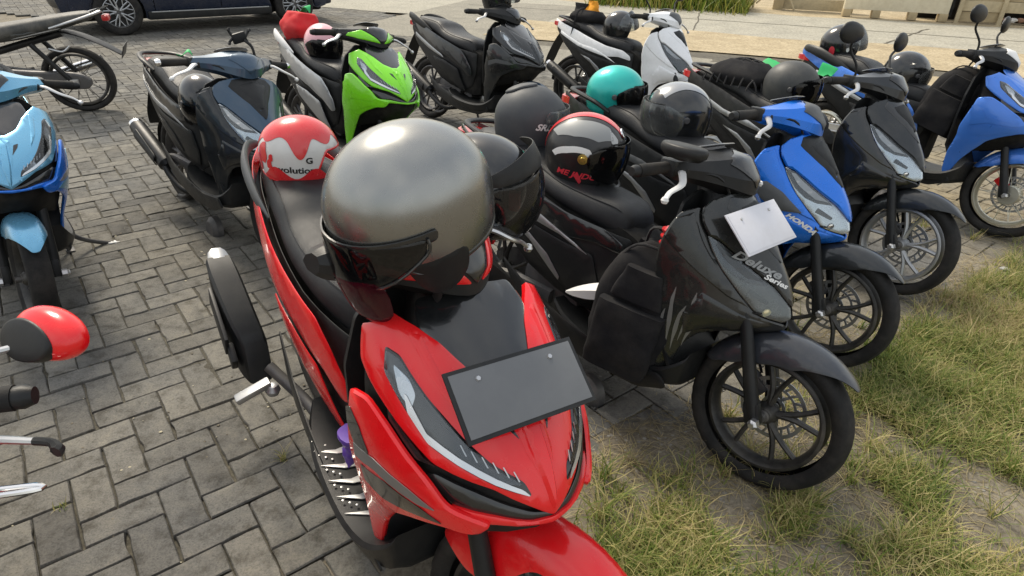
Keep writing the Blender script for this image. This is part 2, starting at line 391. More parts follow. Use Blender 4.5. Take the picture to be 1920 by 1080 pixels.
def handle_mesh(kind):
    """the moulded cover round the handlebar"""
    def b():
        dz = .02 if kind == 'vario' else 0; o = []
        prof = {0: [(.375, .885), (.372, .93), (.325, .985), (.25, .998), (.165, .962), (.14, .925), (.19, .885), (.30, .862)],
                .05: [(.362, .893), (.36, .93), (.315, .983), (.245, .995), (.162, .960), (.14, .925), (.19, .885), (.295, .868)],
                .10: [(.322, .905), (.32, .935), (.285, .972), (.225, .98), (.158, .953), (.14, .925), (.185, .892), (.27, .885)],
                .15: [(.268, .912), (.27, .938), (.247, .962), (.205, .965), (.155, .948), (.142, .925), (.178, .9), (.235, .895)],
                .195: [(.225, .915), (.228, .935), (.215, .955), (.19, .958), (.16, .945), (.15, .925), (.172, .905), (.205, .9)],
                .215: [(.205, .92), (.207, .934), (.2, .946), (.186, .948), (.17, .94), (.163, .927), (.174, .914), (.195, .911)]}
        ys = sorted(prof)
        for y in [-q for q in ys[::-1]]+ys[1:]: o.append(ring_yz(y, [(a, c+dz) for a, c in prof[abs(y)]]))
        return loft_vf(o, 3, 1)
    return cached(('handle', kind), b, 24)
HBV = {}
def hfront(kind):
    from mathutils.bvhtree import BVHTree
    me = handle_mesh(kind); bv = BVHTree.FromPolygons([v.co for v in me.vertices], [list(p.vertices) for p in me.polygons]); dz = .02 if kind == 'vario' else 0
    def fn(y, u):       # front face of the handlebar cover, u 0 bottom .. 1 top
        a = abs(y); zlo = .878+.20*a; zhi = .985-.22*a; z = zlo+(zhi-zlo)*u+dz
        h = bv.ray_cast(Vector((.8, y, z+.12)), Vector((-1, 0, -.22)))[0]
        return tuple(h) if h else (.30-.5*a, y, z)
    return fn
def lever_path(s, dz): return [(.215, s*.18, .925+dz), (.235, s*.21, .925+dz), (.262, s*.25, .905+dz), (.258, s*.30, .885+dz), (.262, s*.325, .868+dz)]
def mirror_part(t, MS, s, dz, tilt=0, folded=False, low=False):
    p = [(.19, s*.165, .945+dz), (.185, s*.175, 1.0+dz), (.15, s*.21, 1.06+dz), (.155, s*.235, 1.10+dz)]
    if low: p = [(.22, s*.15, .95+dz), (.235, s*.16, .975+dz), (.232, s*.19, .985+dz), (.235, s*.205, .985+dz)]
    add('mirror_stem', cached(('mstem', s, dz, low), lambda: tube_vf(p, .006, 8)), BLK, t, MS)
    def head():
        rings = []
        for k, q in ((-.012, .25), (-.008, .75), (0, .96), (.008, 1), (.013, .95), (.015, .9)):
            rings.append([(-k if not low else .0, q*.085*math.cos(a)*(1+.12*math.cos(a)), q*.048*math.sin(a)) if not low else (q*.075*math.cos(a), q*.05*math.sin(a), k*1.6) for a in [2*math.pi*i/14 for i in range(14)]])
        return loft_vf(rings, 1, 2)
    e = Vector(p[-1])+Vector((0, s*.03, .035 if not low else .0)); M = MS @ Matrix.Translation(e) @ Matrix.Rotation(R(s*8+tilt), 4, 'Z')
    h = add('mirror', cached(('mhead', low), head, 60), BLK, t, M)
    if not low: add('mirror_glass', cached('mglass', lambda: loft_vf([[(-.0155, .078*math.cos(a)*(1+.12*math.cos(a)), .042*math.sin(a)) for a in [2*math.pi*i/14 for i in range(14)]], [(-.0165, .077*math.cos(a)*(1+.12*math.cos(a)), .041*math.sin(a)) for a in [2*math.pi*i/14 for i in range(14)]]], 1, 2)), CHROME, h)
def scooter(label, pose, st, sc=1.0, group=None):
    k = st['kind']; V = k == 'vario'; dz = .02 if V else 0
    t = empty('scooter', bike_matrix(pose, sc), label, 'scooter', group)
    MS = steer_matrix(pose[4]); I = Matrix.Identity(4); tab = VARIO if V else BEAT
    g = lambda a, d: st.get(a, d)
    side = st['side']; wing = st['wing']; cover = st['cover']; low = g('lower', BLK)
    # --- frame, engine, rear end
    add('body_core', core_mesh(), DARK, t)
    add('engine', cached('engine', lambda: join(box_vf((-.28, 0, .30), (.30, .16, .17), .2), box_vf((-.10, .02, .26), (.16, .13, .12), .25), lathe_vf([(0, -.12), (.05, -.12), (.075, -.10), (.08, -.07)], 20))), CAST, t)
    def cvt():
        def q(x, z): return (x, .10+.03*math.sqrt(max(0, 1-((x+.42)/.36)**2)), z)
        return panel_vf([(-.10, .36), (-.14, .22), (-.3, .17), (-.55, .18), (-.72, .22), (-.74, .31), (-.6, .36), (-.35, .41)], q, .07, 0, .03, (1, 1), .05, (-.4, 0, .3), .008)
    add('transmission_case', cached('cvt', cvt), CAST, t)
    add('swingarm', cached('swing', lambda: tube_vf([(-.25, -.09, .30), (-.45, -.10, .30), (-.62, -.08, .26)], [.022, .02, .02], 8, flat=1.4)), CAST, t)
    add('shock_absorber', cached('shock', lambda: join(tube_vf([(-.66, .13, .30), (-.56, .12, .60)], .010, 8), *[lathe_tr(i) for i in range(11)])), g('shock', STEEL), t)
    wheel(t, 'rear_wheel', Matrix.Translation((-.62, 0, .26)), .262, .092, g('rimkind', 'five'), g('rim', CAST), disc=False)
    add('rear_fender', cached('rfender', lambda: panel_vf([(-.80, -.05), (-.90, -.055), (-1.0, -.06), (-1.03, -.045), (-1.03, .045), (-1.0, .06), (-.90, .055), (-.80, .05)], lambda x, y: (x, y, .76-(x+.80)**2*5.5+(x+.8)*.35-.6*y*y), .005, 0, .02, (1, 1), .01, (-.7, 0, .3))), BLK, t)
    add('wheel_hugger', cached('hugger', lambda: panel_vf([(100, -.9), (150, -1), (175, -.8), (178, 0), (175, .8), (150, 1), (100, .9), (70, .7), (60, 0), (70, -.7)], lambda a, s: (-.62-.29*-math.cos(R(a))*1, .052*s, .26+(.29-.03*s*s)*math.sin(R(a))), .004, 0, .02, (.005, .06), .01, (-.62, 0, .26))), BLK, t)
    add('side_stand', cached('stand', lambda: join(tube_vf([(-.12, .10, .22), (-.16, .17, .10), (-.18, .21, .03)], .010, 8), box_vf((-.19, .215, .025), (.06, .04, .01), .2))), CAST, t)
    add('centre_stand', cached('cstand', lambda: tube_vf([(-.2, -.1, .22), (-.3, -.12, .12), (-.38, -.13, .10)], .010, 8)), CAST, t)
    # exhaust
    if g('muf', 'round') == 'round':
        m = add('muffler', cached('muffler', lambda: join(tube_vf([(-.44, -.150, .26), (-.46, -.152, .27), (-.80, -.180, .415), (-.815, -.181, .42)], [.028, .044, .047, .047, .043, .040], 20, sp=False), tube_vf([(-.1, -.05, .20), (-.25, -.13, .16), (-.38, -.16, .21), (-.46, -.168, .27)], .018, 10))), BLK, t)
        add('heat_guard', cached('hguard', lambda: panel_vf([(-.74, -.9), (-.50, -.9), (-.49, .6), (-.74, .8)], lambda x, a: (x, -.183+(x+.80)*.08-.053*math.cos(a), .415-(-x-.80)*-.42+.0-.0*x+.053*math.sin(a)), .004, 0, .02, (1, .066), .02, (-.65, -.17, .34))), BLK, m)
        add('tail_pipe', cached('tpipe', lambda: lathe_vf([(.036, 0), (.041, .004), (.041, .026), (.026, .026), (.024, .0), (.0, .0)], 24, 'X')), CHROME, m, Matrix.Translation((-.835, -.182, .43)) @ Matrix.Rotation(R(22), 4, 'Y'))
    else:
        def guard():
            rings = []
            for x, y, z, h, w in ((-.52, -.222, .270, .060, .034), (-.54, -.228, .285, .072, .040), (-.60, -.238, .32, .084, .044), (-.74, -.248, .385, .092, .046), (-.81, -.250, .415, .086, .042)):
                rings.append([(x-.35*b*h, y+a*w, z+b*h) for a, b in ((-1, -.85), (-1, .85), (-.85, 1), (.75, 1), (1, .7), (1, -.7), (.75, -1), (-.85, -1))])
            return loft_vf(rings, 3, 1)
        m = add('muffler', cached('mguard', guard, 25), BLK, t)
        add('heat_guard', cached('mguard2', lambda: join(box_vf((-.67, -.300, .36), (.22, .012, .075), .3, Matrix.Rotation(R(22), 3, 'Y').to_4x4()), box_vf((-.56, -.290, .29), (.07, .02, .05), .3, Matrix.Rotation(R(30), 3, 'Y').to_4x4()))), BLK, m)
        add('tail_pipe', cached('mend', lambda: loft_vf([[(-.80-.035*i-.35*b*.035*f, -.250+a*.034*f, .455+.016*i+b*.034*f) for a, b in ((-1, -.8), (-1, .6), (-.5, 1), (.5, 1), (1, .6), (1, -.8))] for i, f in ((0, 1.02), (1, 1.0), (2, .8))], 1, 1)), ALU, m)
        add('exhaust_pipe', cached('mpipe', lambda: tube_vf([(-.1, -.05, .20), (-.25, -.10, .17), (-.38, -.13, .19), (-.50, -.20, .26)], .018, 10)), CAST, t)
    # --- floor and lower fairing
    def floor():
        rings = []
        kw = 1.14 if V else 1.0
        for x, w, lo, hi in ((-.20, .135, .27, .325), (-.12, .165, .24, .30), (.0, .185, .215, .283), (.18, .19, .21, .28), (.30, .178, .225, .30), (.37, .155, .25, .35), (.385, .14, .28, .38)):
            w *= kw; rings.append([(x, -w, hi-.012), (x, -w*.96, hi), (x, 0, hi), (x, w*.96, hi), (x, w, hi-.012), (x, w*.93, lo+.02), (x, w*.7, lo), (x, 0, lo), (x, -w*.7, lo), (x, -w*.93, lo+.02)])
        return loft_vf(rings, 4, 1)
    add('floorboard', cached(('floor', V), floor, 30), g('floor', BLK), t)
    add('leg_shield', cached(('legsh', k), lambda: panel_vf(rnd(sym([(0, .30), (.16, .30), (.17, .45), (.195, .62), (.20, .74), (.175, .84), (.11, .90 if V else .87)])), lambda y, z: (.235+.05*abs(y)*3*.3+(.06 if z < .45 else 0)*(.45-z)/.15*1.6, y, z), .012, 0, .03, (1, 1), .02, (.5, 0, .6))), low, t)
    add('steering_cover', cached(('stcov', k), lambda: loft_vf([[(xc+.07*math.cos(a), .065*sc_*math.sin(a), z) for a in [2*math.pi*i/10 for i in range(10)]] for xc, z, sc_ in ((.33, .60, 1.5), (.30, .72, 1.5), (.275, .84, 1.2), (.255, .90+dz, .9))], 3, 2)), BLK, t)
    add('inner_cowl', fp(k, 'inner', sym([(0, .52), (.55, .46), (.95, .42), (1.0, .6), (.97, .80), (.6, .86), (0, .86)]), off=-.014, th=.004, res=.04), DARK, t)
    add('wheel_arch', cached('warch', lambda: panel_vf([(95, -.085), (190, -.085), (190, .085), (95, .085)], lambda a, y: (.56+.295*math.cos(R(a)), y, .27+.31*math.sin(R(a))), .004, 0, .03, (.005, 1), .01, (.56, 0, .27))), DARK, t)
    for s in (-1, 1):
        add('side_skirt', cached(('skirt', s), lambda: panel_vf([(-.48, .40), (-.30, .335), (-.1, .30), (.15, .27), (.33, .29), (.36, .25), (.25, .20), (.0, .19), (-.2, .22), (-.38, .30)], lambda x, z: (x, s*(.165+.03*math.cos((x-.05)*3)-(.27-z)*.15*(1 if z < .27 else 0)), z), .006, 0, .03, (1, 1), .02, (0, 0, .25))), g('skirt', BLK), t)
        # rear body: base shell, lower panel, painted cowl, accent
        add('side_cover', bp('base', [(.06, .64), (.07, .50), (.04, .38), (-.06, .33), (-.22, .355), (-.36, .40), (-.52, .50), (-.74, .62), (-.93, .73), (-.93, .79), (-.78, .785), (-.6, .755), (-.42, .715), (-.2, .665)], s, off=-.010, res=.04), low, t)
        if V:
            add('rear_cowl', bp('vcowl', [(-.95, .845), (-.80, .83), (-.60, .775), (-.42, .735), (-.2, .685), (-.08, .655), (-.02, .60), (.03, .53), (.045, .47), (.015, .46), (-.06, .52), (-.2, .575), (-.36, .61), (-.55, .665), (-.76, .735), (-.95, .80)], s, off=.004, wide=1.07), side, t)
            add('lower_side_panel', bp('vlow', [(-.10, .50), (-.05, .40), (-.01, .335), (-.06, .33), (-.22, .42), (-.38, .50), (-.42, .56), (-.26, .545)], s, off=.006, wide=1.03), g('side2', side), t)
            add('accent_stripe', bp('vacc', [(-.75, .715), (-.52, .65), (-.30, .585), (-.27, .56), (-.50, .61), (-.75, .685)], s, off=.003, wide=1.05), g('accent', BLKG), t)
        else:
            add('rear_cowl', bp('bcowl', [(-.95, .82), (-.78, .785), (-.6, .755), (-.42, .715), (-.2, .67), (-.03, .655), (.04, .62), (.05, .585), (-.06, .60), (-.18, .585), (-.33, .60), (-.5, .64), (-.72, .70), (-.95, .765)], s, off=.003), side, t)
            add('accent_stripe', bp('bacc', [(-.80, .725), (-.5, .65), (-.30, .628), (-.13, .575), (-.075, .548), (-.20, .585), (-.33, .60), (-.52, .625), (-.80, .70)], s, off=.008, r=.006), g('accent', ALU), t)
            add('lower_side_panel', bp('blow', [(-.06, .55), (-.02, .44), (-.04, .36), (-.10, .355), (-.22, .41), (-.40, .51), (-.62, .61), (-.62, .65), (-.42, .585), (-.2, .56)], s, off=-.002), g('side2', BLKG), t)
            add('trim_strip', bp('btrim', [(-.48, .565), (-.34, .512), (-.24, .44), (-.19, .405), (-.185, .42), (-.25, .49), (-.36, .545)], s, off=.004, r=.004), g('trim', ALU), t)
    add('seat', seat_mesh(k), g('seat', SEATM), t)
    for s in (-1, 1):
        add('seat_piping', cached(('piping', k, s), lambda: tube_vf([(x, s*w*kk, hi-.0165+dh) for x, hi, w in ((.0, .715, .082), (-.04, .742, .105), (-.14, .752, .128), (-.27, .765, .138), (-.37, .79, .138), (-.46, .822, .132), (-.62, .835, .118), (-.76, .835, .095)) for kk, dh in (((.872*(1.06 if V else 1)), (.012 if V and x < -.4 else 0)),)], .0028, 6)), SEATM, t)
    if g('rail', True):
        if V:
            for s in (-1, 1):
                add('grab_rail', cached(('vrail', s), lambda: tube_vf([(-.50, s*.150, .745), (-.62, s*.158, .785), (-.76, s*.148, .825), (-.88, s*.112, .842), (-.93, s*.07, .838)], [.008, .028, .032, .024, .010], 10, flat=.38, up=(0, 1, 0))), g('railm', BLK), t)
        else:
            add('grab_rail', cached('brail', lambda: tube_vf([(-.58, -.12, .78), (-.66, -.142, .815), (-.78, -.128, .832), (-.87, -.085, .838), (-.90, 0, .838), (-.87, .085, .838), (-.78, .128, .832), (-.66, .142, .815), (-.58, .12, .78)], [.012, .016, .015, .015, .015, .015, .015, .016, .012], 10, flat=.7)), g('railm', BLK), t)
    add('tail_lamp', cached('tlamp', lambda: loft_vf([[(x, y*w, z+b*h) for y, b in ((-1, -.6), (-1, .6), (-.5, 1), (.5, 1), (1, .6), (1, -.6), (.5, -1), (-.5, -1))] for x, w, z, h in ((-.86, .08, .775, .03), (-.93, .07, .775, .028), (-.975, .045, .778, .022))], 2, 1)), REDL, t)
    # --- front panels
    if V:
        add('front_cover', fp(k, 'cover', sym([(0, .645), (.12, .668), (.28, .693), (.54, .706), (.69, .74), (.85, .782), (.93, .805), (.98, .856), (.64, .888), (.46, .874), (.33, .857), (.20, .826), (.06, .812)]), off=.004, th=.012, r=.005, edge=.003, res=.018), cover, t)
        add('centre_panel', fp(k, 'centre', sym([(0, .80), (.16, .810), (.33, .848), (.46, .872), (.44, .905), (0, .915)]), off=.0, th=.004), g('centre', BLKG), t)
        add('chin', fp(k, 'chin', sym([(0, .648), (.12, .656), (.24, .669), (.37, .681), (.545, .688), (.61, .674), (.48, .644), (.29, .648), (.14, .640), (0, .638)]), off=-.002, th=.01, r=.006), BLKG, t)
        add('lower_lip', fp(k, 'lip', sym([(0, .643), (.12, .642), (.29, .649), (.49, .645), (.47, .618), (.28, .634), (.1, .634), (0, .632)]), off=.004, th=.010, r=.006), g('lip', wing), t)
        add('nose_spine', fp(k, 'spine', sym([(0, .80), (.06, .785), (.045, .72), (.02, .67), (0, .648)]), off=.010, th=.008, r=.003, edge=.006), cover, t)
        for s, f in ((1, lambda p: p), (-1, mir)):
            add('nose_vent', fp(k, ('nvent', s), f([(.175, .785), (.12, .782), (.085, .752), (.155, .773)]), off=.0045, th=.002, r=.003, edge=.0), BLKG, t)
            add('nose_rib', fp(k, ('nrib', s), f([(.02, .802), (.095, .795), (.075, .735), (.03, .70), (.045, .75)]), off=.0075, th=.004, r=.003, edge=.003), cover, t)
            add('nose_rib', fp(k, ('nrib2', s), f([(.44, .865), (.53, .866), (.40, .80), (.22, .742), (.34, .80)]), off=.0065, th=.003, r=.003, edge=.0025), cover, t)
            hp = [(.712, .844), (.607, .838), (.479, .794), (.42, .776), (.35, .752), (.26, .727), (.13, .704), (.105, .683), (.253, .697), (.402, .715), (.534, .732), (.605, .762), (.727, .811)]
            h = add('headlight', fp(k, ('hl', s), f(hp), off=.0065, th=.006, r=.006, edge=.0025, res=.02), g('lampdark', BLKG), t)
            add('headlight_lens', fp(k, ('hlglass', s), f([(.704, .839), (.604, .833), (.475, .789), (.35, .747), (.26, .722), (.135, .700), (.25, .702), (.40, .720), (.53, .737), (.598, .767), (.716, .811)]), off=.0085, th=.001, r=.006, edge=0, res=.03), LENS, h)
            add('light_strip', fp(k, ('drl', s), f([(.605, .792), (.588, .790), (.525, .748), (.39, .727), (.25, .708), (.14, .694), (.115, .685), (.25, .699), (.40, .717), (.53, .735), (.605, .768)]), off=.0088, th=.001, r=.003, edge=0), g('drl', REFL), h)
            add('reflector', fp(k, ('refl', s), f([(.655, .825), (.565, .812), (.54, .795), (.58, .775), (.635, .788)]), off=.0072, th=.001, r=.006, edge=0), g('refl', REFL), h)
            for i in range(6):
                a = .36-.042*i; z0 = .732-.0055*i
                add('light_fin', fp(k, ('fin', s, i), f([(a, z0), (a+.007, z0), (a+.020, z0+.013), (a+.014, z0+.013)]), off=.0078, th=.001, r=.001, edge=0), STEEL, h)
            wp = [(1.02, .702), (.99, .741), (.84, .758), (.725, .732), (.64, .703), (.556, .681), (.489, .648), (.298, .640), (.37, .605), (.49, .60), (.62, .565), (.727, .525), (.767, .421), (.861, .307), (1.0, .28), (1.08, .31), (1.10, .42), (1.08, .56), (1.05, .66)]
            wg = add('wing_panel', fp(k, ('wing', s), f(wp), off=.014, th=.010, r=.012, edge=.004), wing, t)
            add('wing_stripe', fp(k, ('ws1', s), f([(1.03, .695), (.985, .708), (.92, .689), (.865, .65), (.965, .618), (1.03, .66)]), off=.0155, th=.001, r=.004, edge=0), g('stripe', BLKG), wg)
            add('wing_stripe', fp(k, ('ws2', s), f([(.99, .628), (.837, .652), (.648, .648), (.53, .634), (.604, .626), (.845, .622), (.99, .592)]), off=.016, th=.001, r=.003, edge=0), g('stripe2', ALU), wg)
            add('wing_stripe', fp(k, ('ws3', s), f([(.95, .586), (.784, .618), (.604, .621), (.50, .610), (.603, .596), (.793, .552), (.94, .545)]), off=.0155, th=.001, r=.004, edge=0), g('stripe', BLKG), wg)
            add('turn_signal', fp(k, ('ts', s), f([(.74, .770), (.66, .732), (.58, .708), (.52, .703), (.62, .700), (.74, .738)]), off=.002, th=.003, r=.003, edge=.0), g('sig', BLKG), t)
    else:
        add('front_cover', fp(k, 'cover', sym([(0, .602), (.14, .657), (.30, .697), (.42, .732), (.54, .759), (.64, .768), (.73, .80), (.82, .838), (.77, .864), (.5, .880), (.25, .887), (0, .889)]), off=.012, th=.016, r=.004, edge=.004, res=.018), cover, t)
        cp = add('centre_panel', fp(k, 'centre', sym([(0, .712), (.16, .775), (.34, .815), (.50, .842), (.47, .870), (0, .884)]), off=.0145, th=.003, r=.003), g('centre', BLKG), t)
        add('vent', fp(k, 'vent', sym([(0, .755), (.10, .795), (.24, .825), (.30, .845), (0, .862)]), off=.016, th=.002, r=.006), BLK, cp)
        for s, f in ((1, lambda p: p), (-1, mir)):
            h = add('headlight', fp(k, ('hl', s), f([(.65, .768), (.54, .757), (.42, .730), (.30, .695), (.14, .655), (.0, .601), (.0, .572), (.08, .556), (.21, .562), (.305, .570), (.42, .615), (.535, .676)]), off=.001, th=.006, r=.006, res=.02), g('lampdark', REFL), t)
            add('headlight_lens', fp(k, ('hlg', s), f([(.64, .765), (.54, .755), (.42, .728), (.30, .693), (.14, .653), (.01, .600), (.01, .574), (.08, .558), (.21, .564), (.30, .573), (.415, .618), (.53, .679)]), off=.006, th=.001, r=.006, edge=.001, res=.03), LENS, h)
            add('light_strip', fp(k, ('drl', s), f([(.58, .750), (.53, .748), (.42, .715), (.30, .682), (.22, .664), (.36, .668), (.50, .706)]), off=.0055, th=.001, r=.003, edge=0), g('drl', ALU), h)
            add('light_slit', fp(k, ('slit', s), f([(.645, .764), (.54, .754), (.42, .727), (.30, .692), (.18, .655), (.35, .655), (.46, .668), (.54, .695)]), off=.0035, th=.003, r=.003, edge=.001), BLKG, h)
            add('lamp_housing', fp(k, ('lh', s), f([(.34, .64), (.20, .612), (.22, .602), (.38, .622)]), off=.003, th=.001, r=.003, edge=0), BLKG, h)
            def bulb(s=s):
                c = Vector(fsurf(BEAT, .6)(s*.22, .578)); d = Vector((.8, s*.55, -.1)).normalized(); M = Matrix.Translation(c+d*.001) @ d.to_track_quat('Z', 'Y').to_matrix().to_4x4()
                return xform(lathe_vf([(0, .0035), (.008, .003), (.013, .001), (.014, -.004), (0, -.004)], 18, 'Z'), M)
            add('lamp', cached(('bulb', s), bulb), g('bulb', CHROME), h)
            wg = add('wing_panel', fp(k, ('wing', s), f([(1.04, .82), (.90, .838), (.84, .838), (.75, .80), (.655, .765), (.54, .678), (.425, .614), (.31, .568), (.2, .558), (.05, .550), (.0, .53), (.12, .50), (.40, .485), (.58, .455), (.70, .385), (.78, .29), (1.05, .28), (1.07, .40), (1.05, .60), (1.04, .75)]), off=.003, th=.008, r=.012, edge=.003), wing, t)
            add('wing_ridge', fp(k, ('wr', s), f([(1.03, .80), (.88, .825), (.76, .79), (.62, .715), (.47, .632), (.36, .585), (.52, .605), (.72, .655), (.88, .70), (1.03, .74)]), off=.0075, th=.006, r=.003, edge=.0035), wing, wg)
            add('wing_ridge', fp(k, ('wr2', s), f([(.70, .60), (.42, .560), (.16, .545), (.38, .50), (.60, .475), (.74, .44), (.82, .52)]), off=.0065, th=.006, r=.004, edge=.003), wing, wg)
            if g('fairing', None): add('side_fairing', fp(k, ('sf', s), f([(.98, .676), (.83, .707), (.67, .676), (.50, .611), (.74, .605), (.89, .644)]), off=.0165, th=.006, r=.006), st['fairing'], t)
    # --- steering group
    add('front_fender', cached(('fender', g('muf', '') == 'guard' or g('bigfender', 0)), lambda: panel_vf([(20, -.12), (34, -.5), (58, -.85), (85, -1.0), (100, -1.3), (122, -1.45), (140, -1.2), (150, -.5), (150, .5), (140, 1.2), (122, 1.45), (100, 1.3), (85, 1.0), (58, .85), (34, .5), (20, .12)] if g('muf', '') == 'guard' or g('bigfender', 0) else
        [(42, -.14), (50, -.45), (62, -.85), (78, -1.15), (105, -1.2), (135, -1.1), (152, -.8), (158, 0), (152, .8), (135, 1.1), (105, 1.2), (78, 1.15), (62, .85), (50, .45), (42, .14)], fender_fn, .005, .004, .018, (.0048, .062), .014, (.62, 0, .25), .002)), g('fender', cover), t, MS)
    for s in (-1, 1):
        f = add('fork_leg', cached(('fork', s), lambda: join(tube_vf([(.455, s*.082, .64), (.585, s*.085, .31), (.618, s*.085, .235)], [.017, .017, .022, .024, .018], 12, sp=False), lathe_tr2(s))), g('fork', BLK), t, MS)
        add('axle_nut', cached(('axle', s), lambda: xform(lathe_vf([(0, .03), (.009, .03), (.011, .024), (.016, .02), (.017, 0), (0, 0)], 6, 'Y'), Matrix.Translation((.62, s*.10, .25)) @ Matrix.Scale(s, 4, (0, 1, 0)))), STEEL, f)
    wheel(t, 'front_wheel', MS @ Matrix.Translation((.62, 0, .25)), .250, .086, g('rimkind', 'five'), g('rim', CAST))
    add('brake_caliper', cached('caliper', lambda: box_vf((.545, .055, .30), (.075, .04, .05), .25, Matrix.Rotation(R(35), 4, 'Y'))), g('caliper', CAST), t, MS)
    add('brake_hose', cached('hose', lambda: tube_vf([(.40, .05, .62), (.50, .10, .50), (.50, .095, .40), (.545, .075, .33)], .005, 6)), BLK, t, MS)
    add('handlebar_cover', handle_mesh(k), g('hb', BLKG), t, MS)
    hf = hfront(k)
    w0 = add('windscreen', cached(('hscreen', k), lambda: panel_vf(rnd(sym([(0, .02), (.040, .35), (.078, .80), (.060, 1.02), (0, 1.06)]), .006), hf, .004, .0045, .014, (1, .1), .01, (.2, 0, .93), .0015)), g('screen', BLKG), t, MS)
    if g('cheek', None):
        for s in (-1, 1): add('cheek_panel', cached(('cheek', k, s), lambda: panel_vf([(s*.012, .02), (s*.048, .35), (s*.088, .80), (s*.10, .98), (s*.165, .85), (s*.175, .45), (s*.12, .12), (s*.06, .02)], hf, .004, .004, .014, (1, .1), .008, (.2, 0, .93), .002)), st['cheek'], t, MS)
    add('speedometer', cached(('meter', k), lambda: panel_vf(rnd([(-.075, .165), (.075, .165), (.085, .21), (.05, .262), (-.05, .262), (-.085, .21)], .02), lambda y, x: (x, y, .968+dz+(x-.165)*.38), .004, .012, .02, (1, 1), .02, (.2, 0, .90), .003)), g('meter', BLKG), t, MS)
    for s in (-1, 1):
        if s in g('hidden_grip', ()): continue
        gr = add('grip', cached(('grip', s, dz), lambda: tube_vf([(.183, s*.20, .931+dz), (.178, s*.23, .930+dz), (.158, s*.325, .921+dz)], [.020, .0175, .0170, .0175, .019], 14, sp=False)), RUB, t, MS)
        add('bar_end', cached(('bend', s, dz), lambda: tube_vf([(.158, s*.325, .921+dz), (.1555, s*.337, .920+dz), (.153, s*.35, .919+dz)], [.017, .018, .013], 14, sp=False)), g('barend', BLK), gr)
        add('brake_lever', cached(('lever', s, dz), lambda: join(tube_vf(lever_path(s, dz), [.013, .012, .010, .008, .007], 8, flat=.6), lathe_at((.262, s*.327, .866+dz), .0115))), g('lever', STEEL), t, MS)
        add('switch_box', cached(('switch', s, dz), lambda: join(box_vf((.185, s*.195, .932+dz), (.055, .045, .05), .25), box_vf((.225, s*.175, .925+dz), (.03, .03, .03), .25), box_vf((.16, s*.195, .95+dz), (.012, .02, .012), .2))), BLK, t, MS)
        add('brake_cable', cached(('cable', s, dz), lambda: tube_vf([(.235, s*.165, .925+dz), (.30, s*.12, .93+dz), (.33, s*.07, .88+dz), (.32, s*.04, .80)], .0045, 6)), BLK, t, MS)
    for s in g('mirrors', ()): mirror_part(t, MS, s, dz)
    for s in g('lowmirrors', ()): mirror_part(t, MS, s, dz, low=True)
    return t
def lathe_tr(i):
    z = .34+.02*i; f = i/11; return xform(lathe_vf([(.022, -.004), (.026, 0), (.022, .004), (.018, 0)], 12, 'Z', closed=True), Matrix.Translation((-.66+.1*(z-.30)/.3, .13-.01*(z-.3)/.3, z)))
def lathe_tr2(s): return box_vf((.60, s*.085, .27), (.05, .03, .07), .3, Matrix.Rotation(R(-20), 4, 'Y'))
def lathe_at(p, r):
    return xform(lathe_vf([(0, -r), (r*.7, -r*.7), (r, 0), (r*.7, r*.7), (0, r)], 10, 'Z'), Matrix.Translation(p))
# paints
RED = paint('red_paint', (.78, .006, .010), rough=.22)
GREEN = paint('lime_paint', (.20, .68, .012), rough=.22)
BLUE = paint('metallic_blue_paint', (.005, .16, .70), metal=.35, rough=.25)
NAVY = paint('matte_navy_paint', (.032, .066, .11), metal=.4, rough=.33)
CHAR = paint('charcoal_paint', (.022, .024, .024), metal=.3, rough=.22)
GREYM = mat('matte_grey_plastic', (.075, .08, .085), metal=.2, rough=.45, dust=.12)
SILV = paint('silver_paint', (.42, .43, .44), metal=.6, rough=.3)
WHT = paint('white_paint', (.82, .83, .84), rough=.25)
VIOL = paint('violet_blue_paint', (.05, .19, .66), metal=.3, rough=.28)
LBLUE = paint('light_blue_paint', (.15, .41, .62), metal=.5, rough=.25)
DGREY = paint('dark_grey_paint', (.016, .019, .022), metal=.3, rough=.28)
GOLD = mat('gold_rim', (.62, .60, .50), metal=.8, rough=.3, dust=.2)
BLACKRIM = mat('black_rim', (.018, .018, .018), metal=.2, rough=.4, dust=.25)
